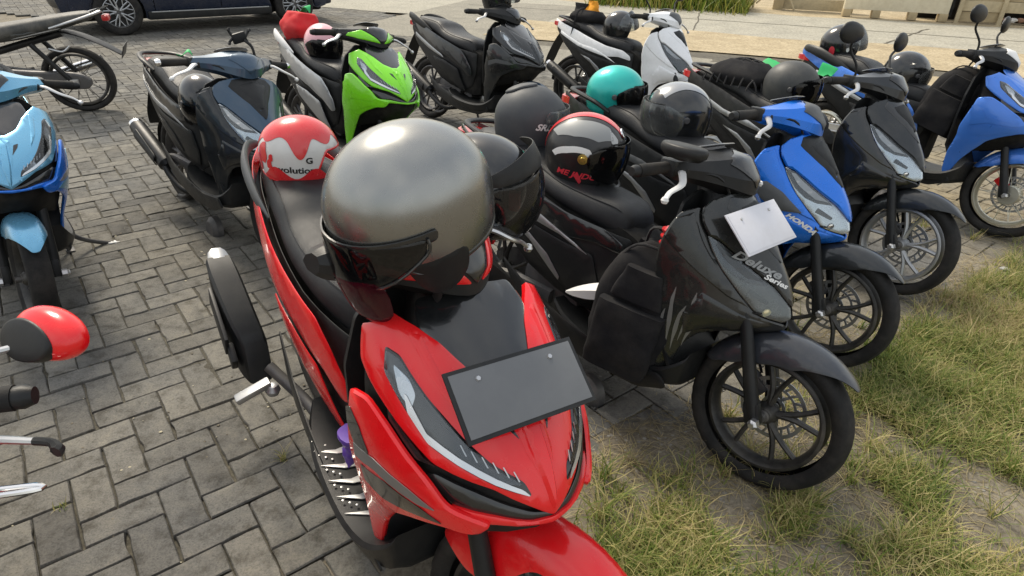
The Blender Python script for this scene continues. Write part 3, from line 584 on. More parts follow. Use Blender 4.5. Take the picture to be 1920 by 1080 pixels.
BL = dict(
 red=([-.342, 1.333, -.991, .062, .36], dict(kind='vario', cover=RED, wing=RED, side=RED, side2=RED, fender=RED, accent=GREYM, hb=BLK, cheek=RED, screen=BLKG, hidden_grip=(-1,), muf='guard', rim=BLACKRIM, rimkind='six', railm=GREYM, lever=STEEL, mirrors=()), 1.05, 'glossy red scooter in the foreground with a steel helmet over its handlebar'),
 hero=([.356, 1.97, -.816, .16, .067], dict(kind='beat', cover=CHAR, wing=CHAR, side=BLKG, side2=BLK, accent=ALU, trim=ALU, fender=mat('fender_black', (.02, .024, .032), rough=.3, coat=.5), hb=BLK, screen=BLKG, rim=BLACKRIM, centre=CHAR, lowmirrors=(-1,), lever=WHITEP, lampdark=mat('dim_reflector', (.10, .10, .095), metal=.8, rough=.25), drl=GREYM, bulb=mat('warm_bulb', (.85, .75, .45), rough=.1, coat=1)), 1.0, 'black scooter with a backpack hanging in front of its seat, beside the red one'),
 blue=([.838, 2.634, -.844, .137, .099], dict(kind='beat', cover=BLUE, wing=BLUE, side=BLK, side2=BLK, accent=GREYM, fender=DGREY, hb=BLUE, screen=GREYM, rim=BLACKRIM, fairing=GREYM, lever=STEEL, centre=BLK), 1.0, 'bright metallic blue and black scooter carrying teal and glossy black helmets'),
 dgrey=([1.525, 3.319, -1.0, .133, .079], dict(kind='beat', cover=DGREY, wing=BLKG, side=BLK, side2=BLK, accent=ALU, fender=DGREY, hb=DGREY, screen=BLKG, rim=ALU, mirrors=(-1, 1), lever=STEEL), 1.0, 'black scooter with silver wheels between the two blue scooters'),
 bright=([2.527, 4.034, -.983, .148, .096], dict(kind='vario', cover=VIOL, wing=VIOL, side=VIOL, side2=BLK, fender=VIOL, hb=BLK, screen=WHITEP, rim=GOLD, rimkind='wire', caliper=RED, stripe=VIOL, stripe2=VIOL, mirrors=(-1, 1), centre=VIOL, accent=SILV), 1.0, 'violet blue scooter with gold wire wheels at the right edge'),
 navy=([-1.641, 3.347, -.771, .125, .1], dict(kind='beat', cover=NAVY, wing=DGREY, side=DGREY, side2=BLK, accent=ALU, trim=BLK, drl=WHITEP, fender=NAVY, hb=NAVY, screen=NAVY, barend=CHROME, lever=WHITEP, centre=BLK), 1.0, 'matte navy scooter with a phone holder on its handlebar'),
 green=([-1.17, 4.205, -.829, .146, .1], dict(kind='vario', bigfender=1, cover=GREEN, wing=GREEN, side=SILV, side2=SILV, accent=BLK, fender=GREEN, hb=BLK, cheek=GREEN, screen=BLKG, stripe=GREEN, stripe2=GREEN, lampdark=BLKG, railm=WHITEP), 1.0, 'lime green and silver scooter with a red bag and pink helmet'),
 dvario=([-.367, 5.401, -.818, .145, .1], dict(kind='vario', cover=DGREY, wing=DGREY, side=DGREY, side2=BLK, accent=ALU, fender=NAVY, hb=BLK, stripe=BLKG, stripe2=GREYM, drl=ALU), 1.0, 'all dark grey scooter with an empty seat behind the silver helmet'),
 white=([.921, 5.577, -.853, .143, .05], dict(kind='beat', cover=WHT, wing=WHT, side=WHT, side2=BLK, accent=WHT, fender=WHT, hb=WHT, screen=GREYM, rim=BLACKRIM, mirrors=(-1, 1), centre=WHT, lampdark=BLKG), 1.0, 'white and black scooter parked nearest the road'),
 lblue=([-2.41, 2.728, -.879, .127, .079], dict(kind='vario', cover=LBLUE, wing=BLUE, side=LBLUE, side2=BLK, fender=LBLUE, hb=LBLUE, screen=BLKG, stripe=LBLUE, stripe2=SILV, lever=STEEL, rim=BLACKRIM), 1.0, 'light blue scooter cut by the left edge of the photo'),
)
BK = {}
for key, (pose, st, sc, lab) in BL.items():
    BK[key] = scooter(lab, pose, st, sc, 'scooters parked in rows')
# scooter whose handlebar reaches in at the left edge
edge_pose = [-1.30, .69, R(-50), .10, R(-36)]
EDGE = scooter('red scooter outside the left edge, only its red mirror and left grip in view', edge_pose, dict(kind='vario', cover=RED, wing=RED, side=RED, fender=RED, hb=BLK, cheek=RED, lever=STEEL, muf='guard', rim=BLACKRIM, rail=False), 1.0, 'scooters parked in rows')
# ------------------------------------------------------------------ helmets
PD = (.0024, .0024)
def shell_fn(sc=1.0, low=1.0):
    def fn(a, b):
        p = math.hypot(a, b); az = math.atan2(b, a)
        if p <= 90: h, z = math.sin(R(p)), math.cos(R(p))
        else: q = R(p-90); h, z = math.cos(q*.62), -1.12*low*math.sin(q*.95)
        rx = .142 if abs(az) < math.pi/2 else .152
        return (sc*rx*h*math.cos(az), sc*.122*h*math.sin(az), sc*.128*z)
    return fn
def polar(rho, n=72): return [(rho(a)*math.cos(R(a)), rho(a)*math.sin(R(a))) for a in [360*i/n-180 for i in range(n)]]
def rho_open(a):
    a = abs(a)
    if a < 46: return 66-a*.03
    if a < 64: u = (a-46)/18; u = u*u*(3-2*u); return 64.6+u*82
    if a < 110: return 147
    return 147-(a-110)/70*12
def rho_half(a):
    a = abs(a)
    if a < 40: return 78
    if a < 75: u = (a-40)/35; u = u*u*(3-2*u); return 78+u*62
    return 140-(a-75)/105*14
def rho_dome(a):
    a = abs(a); u = max(0, min(1, (a-35)/50)); u = u*u*(3-2*u); return 99+u*30
def azel_fn(sc=1.0, flat=.8, M=None, lo=1.0):
    def fn(az, el):
        c = math.cos(R(el)*flat); v = Vector((sc*.146*c*math.cos(R(az)), sc*.124*c*math.sin(R(az)), sc*.128*math.sin(R(el))*lo))
        return tuple(M @ v) if M is not None else tuple(v)
    return fn
AE = (.0024, .0023)
def helmet(label, loc, yaw, pitch, roll, size, shell, visor=None, up=0, kind='open', group='helmets left on the scooters', trim=BLK, liner=FAB, vlo=-46, screws=True, cat='helmet'):
    M = Matrix.Translation(loc) @ Matrix.Rotation(R(yaw), 4, 'Z') @ Matrix.Rotation(R(pitch), 4, 'Y') @ Matrix.Rotation(R(roll), 4, 'X') @ Matrix.Scale(size/.294, 4)
    t = empty('helmet', M, label, cat, group)
    rho = {'half': rho_half, 'dome': rho_dome}.get(kind, rho_open)
    add('shell', cached(('hshell', kind), lambda: panel_vf(polar(rho), shell_fn(), .006, 0, .018, PD, .006, (0, 0, 0), .002), 60), shell, t)
    add('liner', cached(('hliner', kind), lambda: panel_vf(polar(lambda a: rho(a)-1.5), shell_fn(.93), .018, 0, .03, PD, .01, (0, 0, 0), .004), 60), liner, t)
    rim = [Vector(shell_fn(1.0)(*p)) for p in polar(rho)]
    def rimtube():
        n = len(rim); V = []; F = []
        for i, p in enumerate(rim):
            tt = (rim[(i+1) % n]-rim[i-1]).normalized(); a = tt.cross(Vector((0, 0, 1)) if abs(tt.z) < .9 else p.normalized()).normalized(); b = tt.cross(a)
            for j in range(6): V.append(tuple(p*.99+a*.0048*math.cos(j*math.pi/3)+b*.0048*math.sin(j*math.pi/3)))
        for i in range(n):
            for j in range(6): F.append([i*6+j, i*6+(j+1) % 6, ((i+1) % n)*6+(j+1) % 6, ((i+1) % n)*6+j])
        return V, F
    add('edge_trim', cached(('hrim', kind), rimtube, 60), trim, t)
    for s in (-1, 1):
        add('chin_strap', cached(('strap', s), lambda: tube_vf([(.01, s*.095, -.10), (.02, s*.085, -.15), (.03, s*.05, -.185), (.035, s*.02, -.20)], .009, 6, flat=.25)), FAB2, t)
    if screws and visor:
        for s in (-1, 1): add('visor_screw', cached(('hscrew', s), lambda: xform(lathe_vf([(0, .006), (.011, .005), (.014, 0), (.014, -.004)], 16, 'Y'), Matrix.Translation((.005, s*.125, .0)) @ Matrix.Scale(s, 4, (0, 1, 0)))), CAST, t)
    if visor:
        Mv = Matrix.Rotation(R(-up), 4, 'Y')
        hi = 26
        add('visor', cached(('visor', up, vlo), lambda: panel_vf([(-84, 8), (-60, hi-2), (0, hi), (60, hi-2), (84, 8), (84, -6), (70, vlo*.72), (35, vlo), (-35, vlo), (-70, vlo*.72), (-84, -6)], azel_fn(1.075, .75, Mv), .0022, 0, .02, AE, .02, (0, 0, 0), .0005), 60), visor, t)
    if kind == 'full':
        add('chin_bar', cached('chinbar', lambda: panel_vf([(-80, -40), (-40, -46), (0, -48), (40, -46), (80, -40), (84, -70), (50, -86), (0, -90), (-50, -86), (-84, -70)], azel_fn(1.14, .55, None, 1.02), .012, 0, .018, AE, .02, (0, 0, 0), .004), 60), shell, t)
    return t
def decal(t, key, poly, m, name='decal', fn=None, dm=PD, off=.0016, r=.006):
    return add(name, cached(key, lambda: panel_vf(poly, fn or shell_fn(), .0008, off, .012, dm, r, (0, 0, 0), 0, False), 60), m, t)
def lettering(t, key, s, size, place, m, **k):
    return add('lettering', cached(key, lambda: text_vf(s, size, place, **k)), m, t)
def bl(b, x, y, z): return BK[b].matrix_world @ Vector((x, y, z))
STEELH = mat('steel_grey_helmet_paint', (.285, .287, .275), metal=.9, rough=.24, coat=.35, dust=.02, var=.10, coatr=.12)
MATG = mat('matte_dark_grey', (.045, .050, .056), rough=.55, dust=.08)
REDH = mat('helmet_red', (.62, .02, .025), rough=.25, coat=.6, dust=.1)
WHTH = mat('helmet_white', (.62, .62, .60), rough=.3, coat=.4, dust=.2)
TEAL = mat('teal_metallic', (.02, .45, .40), metal=.45, rough=.33, coat=.4, dust=.06)
PINK = mat('pink_shell', (.72, .38, .42), rough=.3, coat=.4, dust=.1)
YEL = mat('yellow_print', (.70, .75, .03), rough=.4)
REDT = mat('red_print', (.62, .03, .05), rough=.4)
WHT_T = mat('white_print', (.72, .72, .70), rough=.4)
BLK_T = mat('black_print', (.012, .012, .012), rough=.4)
GREYT = mat('grey_print', (.25, .26, .26), rough=.4)
h1 = helmet('large steel grey dome helmet hooked over the handlebar of the red scooter', (-.19, 1.045, 1.148), 208, 17, -5, .305, STEELH, None, 0, 'dome', trim=BLKG)
def flare(k0, k1, e0, e1, flat=.6):
    def fn(az, el):
        u = (el-e0)/(e1-e0); k = k0+(k1-k0)*u; return azel_fn(k, flat)(az, el)
    return fn
add('peak', cached('peak', lambda: panel_vf([(-84, -2), (-40, 2), (0, 2), (40, 2), (84, -2), (80, -12), (50, -27), (0, -32), (-50, -27), (-80, -12)], flare(1.03, 1.20, 2, -32), .003, 0, .02, AE, .02, (0, 0, 0), .001), 60), VISORD, h1)
add('peak_rim', cached('peakrim', lambda: tube_vf([flare(1.03, 1.20, 2, -32)(a, e) for a, e in ((-84, -2), (-80, -12), (-50, -27), (0, -32), (50, -27), (80, -12), (84, -2))], .003, 8)), BLKG, h1)
add('brow_band', cached('brow', lambda: panel_vf([(-92, 1), (0, 4), (92, 1), (90, -7), (0, -5), (-90, -7)], azel_fn(1.035, .75), .004, 0, .02, AE, .01, (0, 0, 0), .001), 60), BLKG, h1)
add('lower_visor', cached('lvisor', lambda: panel_vf([(-52, -22), (0, -28), (52, -22), (48, -64), (28, -86), (0, -92), (-28, -86), (-48, -64)], flare(1.14, 1.26, -24, -92, .34), .002, 0, .02, AE, .05, (0, 0, 0), .0005), 60), VISORM, h1)
for s in (-1, 1):
    add('ear_flap', cached(('flap', s), lambda: panel_vf([(s*62, -20), (s*84, -24), (s*112, -24), (s*108, -52), (s*92, -80), (s*80, -84), (s*70, -56)], azel_fn(.96, .30, None, 1.1), .006, 0, .02, AE, .03, (0, 0, 0), .002), 60), BLK, h1)
    add('rivet', cached(('rivet', s), lambda: xform(lathe_vf([(0, .003), (.005, .002), (.006, 0)], 12, 'Y'), Matrix.Translation((.02, s*.118, -.035)) @ Matrix.Scale(s, 4, (0, 1, 0)))), CAST, h1)
add('strap_buckle', cached('buckle', lambda: tube_vf([(.03, -.05, -.19), (.05, -.05, -.2), (.055, -.05, -.22), (.035, -.05, -.235), (.015, -.05, -.225)], .0035, 8)), CHROME, h1)
h2 = helmet('red and white child helmet with dripping print at the rear of the red seat', bl('red', -.60, -.02, .905), 10, 4, 0, .235, WHTH, None, 0, 'half', trim=REDH)
def drip(a):
    return 62+24*max(0, math.sin(R(a*4+60)))**2+6*math.sin(R(a*7))
decal(h2, 'drip', polar(drip, 120), REDH)
for i, (a, p, q) in enumerate(((-146, 88, 17), (-132, 104, 9), (-158, 106, 14), (-128, 92, 6), (150, 95, 20), (60, 100, 14))):
    decal(h2, ('blob', i), [(p*math.cos(R(a))+q*math.cos(u)*(1+.25*math.sin(3*u)), p*math.sin(R(a))+q*math.sin(u)) for u in [2*math.pi*j/16 for j in range(16)]], REDH, off=.0022)
decal(h2, 'lowband', [(r_*math.cos(R(a)), r_*math.sin(R(a))) for r_, rng_ in ((124, range(-150, -30, 5)), (139, range(-30, -150, -5))) for a in rng_ for r_ in [r_+(5*math.sin(R(a*6)) if r_ < 130 else 0)]], REDH, off=.0018)
def side_text(az0, p0, k=1.0):
    """lettering round the side of a shell: a runs with azimuth, b runs up"""
    f = shell_fn(1.012)
    def fn(a, b):
        p = p0-b/.0023; az = az0+a/.0021*k; return f(p*math.cos(R(az)), p*math.sin(R(az)))
    return fn
lettering(h2, 'evo', 'evolution', .034, side_text(-94, 108), BLK_T, bold=.0008)
lettering(h2, 'evo2', 'G', .030, side_text(-72, 92), BLK_T, bold=.001)
h3 = helmet('black helmet with clear visor and red cheek pads on the red scooter handlebar', bl('red', .055, .205, .985), -22, 4, 10, .285, BLKG, glass('grey_visor', (.42, .44, .46), dust=.05, dcol=(.15, .15, .16)), 4, 'open', liner=FAB)
for s in (-1, 1): add('cheek_pad', cached(('pad', s), lambda: box_vf((.055, s*.078, -.075), (.03, .02, .06), .3)), REDH, h3)
add('peak', cached('peak3', lambda: panel_vf([(-66, 26), (0, 34), (66, 26), (50, 14), (0, 10), (-50, 14)], azel_fn(1.13, .6, Matrix.Rotation(R(-20), 4, 'Y')), .003, 0, .02, AE, .02, (0, 0, 0), .001), 60), BLK, h3)
h4 = helmet('matte dark grey helmet at the tail end of the black scooter seat', bl('hero', -.585, 0, .915), 2, 6, 0, .285, MATG, None, 0, 'open')
lettering(h4, 'srn', 'SRD', .034, side_text(-72, 92), WHT_T, italic=.4, bold=.0012)
add('visor', cached(('visor4'), lambda: panel_vf([(-70, 26), (0, 30), (70, 26), (74, 4), (50, -16), (0, -20), (-50, -16), (-74, 4)], azel_fn(1.05, .7), .0022, 0, .02, AE, .02, (0, 0, 0), .0005), 60), VISOR, h4)
add('air_vent', cached('avent', lambda: panel_vf([(-38, -16), (-52, 0), (-38, 16), (-8, 12), (4, 0), (-8, -12)], shell_fn(1.03), .006, .004, .012, PD, .015, (0, 0, 0), .004), 60), MATG, h4)
h5 = helmet('black and grey full face racing helmet with red stripe on the black scooter seat', bl('hero', -.285, 0, .865), -12, 6, 0, .295, mat('satin_black', (.012, .012, .013), rough=.3, coat=.2, dust=.05), VISORD, 0, 'full', vlo=-44)
decal(h5, 'r1', [(-95, -13), (-40, -15), (20, -13), (58, -11), (58, 11), (20, 13), (-40, 15), (-95, 13)], REDH)
decal(h5, 'r2', [(-60, -22), (-10, -26), (30, -24), (44, -40), (20, -58), (-20, -56), (-50, -44)], GREYT)
decal(h5, 'r3', [(30, -28), (50, -30), (56, -42), (42, -46)], mat('light_grey_print', (.42, .43, .43), rough=.4))
decal(h5, 'r4', [(-70, -60), (-30, -70), (10, -74), (26, -86), (14, -92), (2, -82), (-34, -80), (-64, -72)], WHT_T, r=.002)
decal(h5, 'r5', [(20, -100), (40, -98), (34, -112)], WHT_T, r=.002)
decal(h5, 'r6', [(-20, -118), (-8, -112), (8, -128), (2, -136)], REDT, r=.002)
lettering(h5, 'jdg', 'ME JUDGER', .032, side_text(-88, 118), REDT, italic=.3, bold=.001)
add('badge', cached('badge5', lambda: xform(lathe_vf([(0, .002), (.02, .002), (.022, 0), (.022, -.004)], 24, 'Z'), Matrix.Translation((.118, 0, .078)) @ Matrix.Rotation(R(55), 4, 'Y'))), CHROME, h5)
add('visor_cap', cached('vcap5', lambda: xform(lathe_vf([(0, .007), (.008, .007), (.010, .003), (.018, .002), (.018, -.002)], 20, 'Y'), Matrix.Translation((.0, -.128, .0)) @ Matrix.Scale(-1, 4, (0, 1, 0)))), mat('brass', (.6, .45, .12), metal=.9, rough=.3), h5)
h6 = helmet('teal open face helmet at the tail end of the blue scooter seat', bl('blue', -.64, -.02, .865), -14, 4, 0, .285, TEAL, VISORD, 0, 'open', vlo=-58)
h7 = helmet('glossy black helmet with clear visor lying on the blue scooter seat', bl('blue', -.29, 0, .835), 190, 0, 0, .315, BLKG, VISOR, 0, 'open', vlo=-54)
decal(h7, 'silverband', [(-88, -40), (-60, -34), (0, -30), (40, -34), (40, 34), (0, 30), (-60, 34), (-88, 40), (-70, 20), (-72, -20)], mat('silver_print', (.30, .31, .32), metal=.6, rough=.2, coat=.8), r=.003)
h8 = helmet('matte charcoal helmet with smoked visor behind the blue handlebar, next to a netted bag', bl('dgrey', -.225, 0, .84), -28, 8, 0, .29, mat('matte_charcoal', (.04, .042, .042), rough=.5, dust=.15), VISORD, 8, 'open', vlo=-50)
h9 = helmet('black helmet with red and yellow stickers on the tail of the violet blue scooter', bl('bright', -.70, 0, .905), -12, 0, 0, .285, BLKG, VISOR, 32, 'open', vlo=-44)
decal(h9, 'st1', [(110*math.cos(R(-125))+16*math.cos(u), 110*math.sin(R(-125))+16*math.sin(u)) for u in [2*math.pi*j/10 for j in range(10)]], REDT)
decal(h9, 'st2', [(124*math.cos(R(a)), 124*math.sin(R(a))) for a in (-118, -108)]+[(137*math.cos(R(a)), 137*math.sin(R(a))) for a in (-106, -118)], YEL, r=.002)
decal(h9, 'st3', [(100*math.cos(R(-85))+8*math.cos(u), 100*math.sin(R(-85))+8*math.sin(u)) for u in [2*math.pi*j/10 for j in range(10)]], WHT_T)
h10 = helmet('black helmet with clear visor behind the mirrors of the silver wheeled scooter', bl('bright', -.20, -.02, .80), 0, 20, 0, .285, BLKG, VISOR, 10, 'open', vlo=-48)
h11 = helmet('black helmet with raised clear visor on the white scooter', bl('white', -.22, 0, .83), -15, 4, 0, .29, BLKG, VISOR, 40, 'open', vlo=-44)
h12 = helmet('black helmet hanging below the right grip of the navy scooter', bl('navy', .02, -.10, .73), -40, 40, 0, .26, BLKG, VISORD, 0, 'open')
h13 = helmet('pale pink helmet with dark visor on the green scooter seat', bl('green', -.33, -.02, .84), -50, 8, 0, .285, PINK, VISORD, 0, 'open')
h14 = helmet('black helmet with clear visor hung over the handlebar of the dark grey scooter', bl('dvario', .15, 0, 1.09), 0, -10, 0, .29, BLKG, VISOR, 15, 'open')
# ------------------------------------------------------------------ bags and small things
def soft(rings_fn, n, folds=.006, fs=14., seed=0, caps=True, nv=2, nu=3):
    V, F = loft_vf([rings_fn(i/(n-1)) for i in range(n)], nu, nv, caps)
    o = []
    for p in V:
        q = Vector(p); d = noise.noise(q*fs+Vector((seed, 0, 0)))*folds+noise.noise(q*fs*2.7+Vector((0, seed, 0)))*folds*.4
        c = Vector((q.x, q.y, 0)).normalized() if q.xy.length > 1e-4 else Vector((0, 0, 1)); o.append(tuple(q+c*d))
    return o, F
def sup(w, d, n=16, e=.55):
    o = []
    for i in range(n):
        a = 2*math.pi*i/n; c, s = math.cos(a), math.sin(a); o.append((math.copysign(abs(c)**e, c)*w, math.copysign(abs(s)**e, s)*d))
    return o
def backpack(label, M, w, d, h, group=None, seed=0, cat='backpack'):
    t = empty('backpack', M, label, cat, group)
    prof = lambda u: (.80+.25*math.sin(math.pi*min(1, u*1.15))**.6 if u < .9 else .80)*(1 if u < .8 else max(.25, 1-((u-.8)/.2)**2*.8))
    add('bag_body', mk('bag_body', *soft(lambda u: [(x*prof(u), y*prof(u)*(1 if u > .12 else .85), h*u) for x, y in sup(w, d)], 9, .012, 11., seed), ang=60), FAB, t)
    add('front_pocket', mk('front_pocket', *soft(lambda u: [(x*.78, -d*.92-.03*math.sin(math.pi*(.15+.7*u))**.5+y*.35, .04*h+h*.52*u) for x, y in sup(w, d)], 6, .008, 15., seed+3), ang=60), FAB, t)
    add('upper_pocket', mk('upper_pocket', *soft(lambda u: [(x*.62*(1-.3*u), -d*.86-.012+y*.25, .60*h+h*.24*u) for x, y in sup(w, d)], 5, .006, 15., seed+5), ang=60), FAB, t)
    add('zip', mk('zip', *tube_vf([(-w*.85, -d*.45, h*.25), (-w*.92, -d*.4, h*.6), (-w*.55, -d*.55, h*.93), (0, -d*.6, h*.99), (w*.55, -d*.55, h*.93), (w*.92, -d*.4, h*.6), (w*.85, -d*.45, h*.25)], .0045, 6)), FAB2, t)
    add('zip', mk('zip', *tube_vf([(-w*.6, -d*1.16, h*.5), (0, -d*1.2, h*.54), (w*.6, -d*1.16, h*.5)], .004, 6)), FAB2, t)
    add('zip_pull', mk('zip_pull', *box_vf((w*.1, -d*1.22, h*.50), (.007, .004, .035), .3)), STEEL, t)
    add('zip_pull', mk('zip_pull', *tube_vf([(-w*.2, -d*.98, h*.72), (-w*.22, -d*1.0, h*.66), (-w*.12, -d*1.0, h*.64), (-w*.1, -d*.98, h*.72)], .002, 6)), STEEL, t)
    add('handle', mk('handle', *tube_vf([(-.05, d*.2, h*.95), (-.04, d*.2, h*1.08), (.04, d*.2, h*1.08), (.05, d*.2, h*.95)], .012, 8, flat=.4)), FAB2, t)
    for s in (-1, 1):
        add('shoulder_strap', mk('shoulder_strap', *tube_vf([(s*w*.35, d*.7, h*.95), (s*w*.5, d*1.25, h*.75), (s*w*.6, d*1.3, h*.4), (s*w*.8, d*.8, h*.08)], [.03, .032, .02, .012], 10, flat=.3)), FAB2, t)
    return t
hm = BK['hero'].matrix_world
backpack('black backpack hanging in front of the seat of the black scooter', hm @ Matrix.Translation((.15, -.145, .235)) @ Matrix.Rotation(R(18), 4, 'Z') @ Matrix.Rotation(R(5), 4, 'Y'), .14, .085, .45, 'black bags on the scooters', 2)
bm_ = BK['bright'].matrix_world
backpack('black backpack standing on the footboard of the violet blue scooter', bm_ @ Matrix.Translation((.08, -.02, .50)) @ Matrix.Rotation(R(10), 4, 'Z') @ Matrix.Rotation(R(14), 4, 'Y'), .14, .12, .40, 'black bags on the scooters', 9)
# red hand-grip lock on the hero hook
t = empty('disc_lock', hm @ Matrix.Translation((.215, -.10, .70)), 'red glove like lock hooked between black backpack and front panel', 'lock')
for i in range(4): add('lock_finger', mk('lock_finger', *tube_vf([(-.03, -.03+.0*i, -.035+.022*i), (.0, -.05, -.03+.022*i), (.03, -.03, -.03+.022*i)], [.009, .012, .010], 8)), REDH, t)
add('lock_body', mk('lock_body', *box_vf((0, -.015, 0), (.06, .03, .085), .3)), mat('lock_pink', (.55, .12, .14), rough=.4, dust=.2), t)
# white seat-side scoop beneath the seat of the hero
t = empty('white_cap', hm @ Matrix.Translation((-.035, -.165, .43)), 'small white pointed plastic piece left of the hanging backpack', 'plastic piece')
add('white_point', mk('white_point', *loft_vf([[(x, -.02+y*k, z*k+x*.4) for y, z in ((-.02, -.02), (-.025, .01), (0, .03), (.02, .01), (.02, -.02))] for x, k in ((-.075, .15), (-.03, .7), (.03, 1.1), (.08, 1.2))], 3, 1)), WHITEP, t)
# netted cargo on the dark scooter
dm_ = BK['dgrey'].matrix_world
t = empty('cargo_bag', dm_ @ Matrix.Translation((-.54, 0, .745)), 'black bag under a cargo net on the seat behind the charcoal helmet', 'bag', 'black bags on the scooters')
add('bag_body', mk('bag_body', *soft(lambda u: [(x*(.35+.65*math.sin(math.pi*(.08+.84*u))), y*(.35+.65*math.sin(math.pi*(.08+.84*u))), .17*u) for x, y in sup(.19, .16)], 7, .016, 12., 4), ang=60), FAB, t)
for i in range(-3, 4):
    for q in (0, 1):
        f = i/3.4; pts = [((.18*f if q else .2*math.sin(a)), (.17*math.sin(a) if q else .15*f), .02+.165*math.cos(a)*math.sqrt(max(.1, 1-f*f*.8))) for a in [R(d) for d in range(-85, 86, 17)]]
        add('net_cord', mk('net_cord', *tube_vf(pts, .005, 6, 2)), FAB2, t)
# white scooter bag with an orange cloth
wm = BK['white'].matrix_world
t = empty('tail_bag', wm @ Matrix.Translation((-.60, 0, .79)), 'small black bag with orange cloth strapped on the tail of the white scooter', 'bag', 'black bags on the scooters')
add('bag_body', mk('bag_body', *soft(lambda u: [(x*(.7+.3*math.sin(math.pi*u)), y*(.7+.3*math.sin(math.pi*u)), .13*u) for x, y in sup(.15, .13)], 6, .012, 14., 6), ang=60), FAB, t)
add('bag_pouch', mk('bag_pouch', *soft(lambda u: [(x*.5-.06, y*.8, .10+.08*u*(1)) for x, y in sup(.15, .10)], 4, .01, 14., 8), ang=60), FAB2, t)
add('orange_cloth', mk('orange_cloth', *soft(lambda u: [(x*(1-.5*u)+.03, y*(1-.5*u), .12+.09*u) for x, y in sup(.06, .07)], 5, .02, 20., 5), ang=60), mat('orange_cloth', (.75, .30, .01), rough=.8, bump=.3), t)
add('strap', mk('strap', *tube_vf([(-.05, -.135, -.12), (-.02, -.15, 0), (0, -.12, .13), (0, .12, .13), (-.02, .15, 0), (-.05, .135, -.12)], .008, 6, flat=.5)), FAB2, t)
# red pouch on the green scooter
gm = BK['green'].matrix_world
t = empty('red_bag', gm @ Matrix.Translation((-.66, -.02, .80)), 'crumpled red drawstring bag at the tail of the green scooter', 'bag')
add('bag_body', mk('bag_body', *soft(lambda u: [(x*(.45+.55*math.sin(math.pi*(.1+.8*u))), y*(.45+.55*math.sin(math.pi*(.1+.8*u))), .20*u) for x, y in sup(.13, .13, e=.8)], 7, .022, 13., 1), ang=60), mat('red_cloth', (.55, .015, .02), rough=.8, bump=.4), t)
GREENC = mat('green_cloth', (.01, .38, .10), rough=.6, dust=.05)
for k_, (b, p, sz, lab) in enumerate((('green', (-.70, .03, 1.03), .07, 'green cloth tag above the red bag'), ('navy', (-.70, .10, .87), .05, 'green tag behind the grip of the navy scooter'), ('dgrey', (-.52, .16, .90), .12, 'green cloth lying over the netted bag'), ('bright', (-.55, -.33, .74), .10, 'green cloth between charcoal helmet and the violet blue tail'))):
    o = add('green_cloth', mk('green_cloth', *panel_vf([(-sz, -sz*.4), (sz*.6, -sz*.5), (sz, .1*sz), (sz*.2, sz*.5), (-sz*.8, sz*.35)], lambda x, y, sz=sz: (x, y, .35*sz*math.sin(3*x/sz+2*y/sz)-x*x/sz*.5), .003, 0, sz*.2, (1, 1), .01, (0, 0, -1), .001), ang=60), GREENC, None, BK[b].matrix_world @ Matrix.Translation(p) @ Matrix.Rotation(.6*k_, 4, 'Z'))
    tag(o, lab, 'cloth')
# purple ribbon on the red scooter's hook
t = add('purple_bag', mk('purple_bag', *soft(lambda u: [(x*(.1+.9*u), y*(.1+.9*u)-.03*(1-u), .10*u) for x, y in sup(.04, .045, e=.9)], 7, .014, 26., 7), ang=50), mat('purple_plastic', (.10, .04, .32), rough=.35), None, BK['red'].matrix_world @ Matrix.Translation((.10, -.125, .33)))
tag(t, 'small purple plastic bag by the silver striped footboard', 'plastic bag')
# trim plates of the red footboard
rm = BK['red']
PL = mat('floor_trim', (.62, .62, .61), metal=.6, rough=.3, dust=.2)
for i in range(5):
    x = -.03+.058*i
    add('floor_trim', cached(('ftrim', i), lambda: panel_vf([(x-.014, -.11), (x+.014, -.11), (x+.006, -.15), (x-.03, -.202), (x-.010, -.15)], lambda a, b: (a+.02, b, .285+max(0, a-.18)*.12), .003, .001, .03, (1, 1), .002, (0, 0, -1), .0005)), PL, rm)
    for j in range(3): add('floor_stud', cached('stud', lambda: lathe_vf([(0, .002), (.0028, .0016), (.0035, 0)], 8, 'Z')), PL, rm, Matrix.Translation((x-.045+.014*j, -.192+.012*j, .286+max(0, x-.18)*.12)))
# number plates (blurred in the photo: left blank)
PLT = mat('plate_grey', (.12, .125, .13), rough=.4, dust=.12, dustc=(.3, .3, .3)); PLW = mat('plate_white', (.62, .62, .66), rough=.4, dust=.2)
def plate(b, M, w, h, m, border):
    o = add('number_plate', mk('number_plate', *box_vf((0, 0, 0), (w, h, .004), .3)), border, b, M)
    add('plate_face', mk('plate_face', *box_vf((0, 0, .0025), (w-.014, h-.014, .002), .2)), m, o)
    for x in (-w*.28, w*.28): add('plate_bolt', cached('pbolt', lambda: lathe_vf([(0, .003), (.004, .003), (.0055, 0)], 6, 'Z')), STEEL, o, Matrix.Translation((x, h*.3, .0032)))
    return o
def framed(p, n, upv): 
    z = Vector(n).normalized(); y = (Vector(upv)-Vector(upv).dot(z)*z).normalized(); x = y.cross(z)
    return Matrix.Translation(p) @ Matrix((x, y, z)).transposed().to_4x4()
# local corners of the red plate follow from its place on the nose
plate(rm, framed((.572, -.012, .836), (.62, 0, .78), (-.78, 0, .62)), .248, .118, PLT, BLK)
plate(BK['hero'], framed((.445, -.045, .815), (.66, -.12, .74), (-.74, 0, .66)) @ Matrix.Rotation(R(2), 4, 'Z'), .26, .135, PLW, PLW)
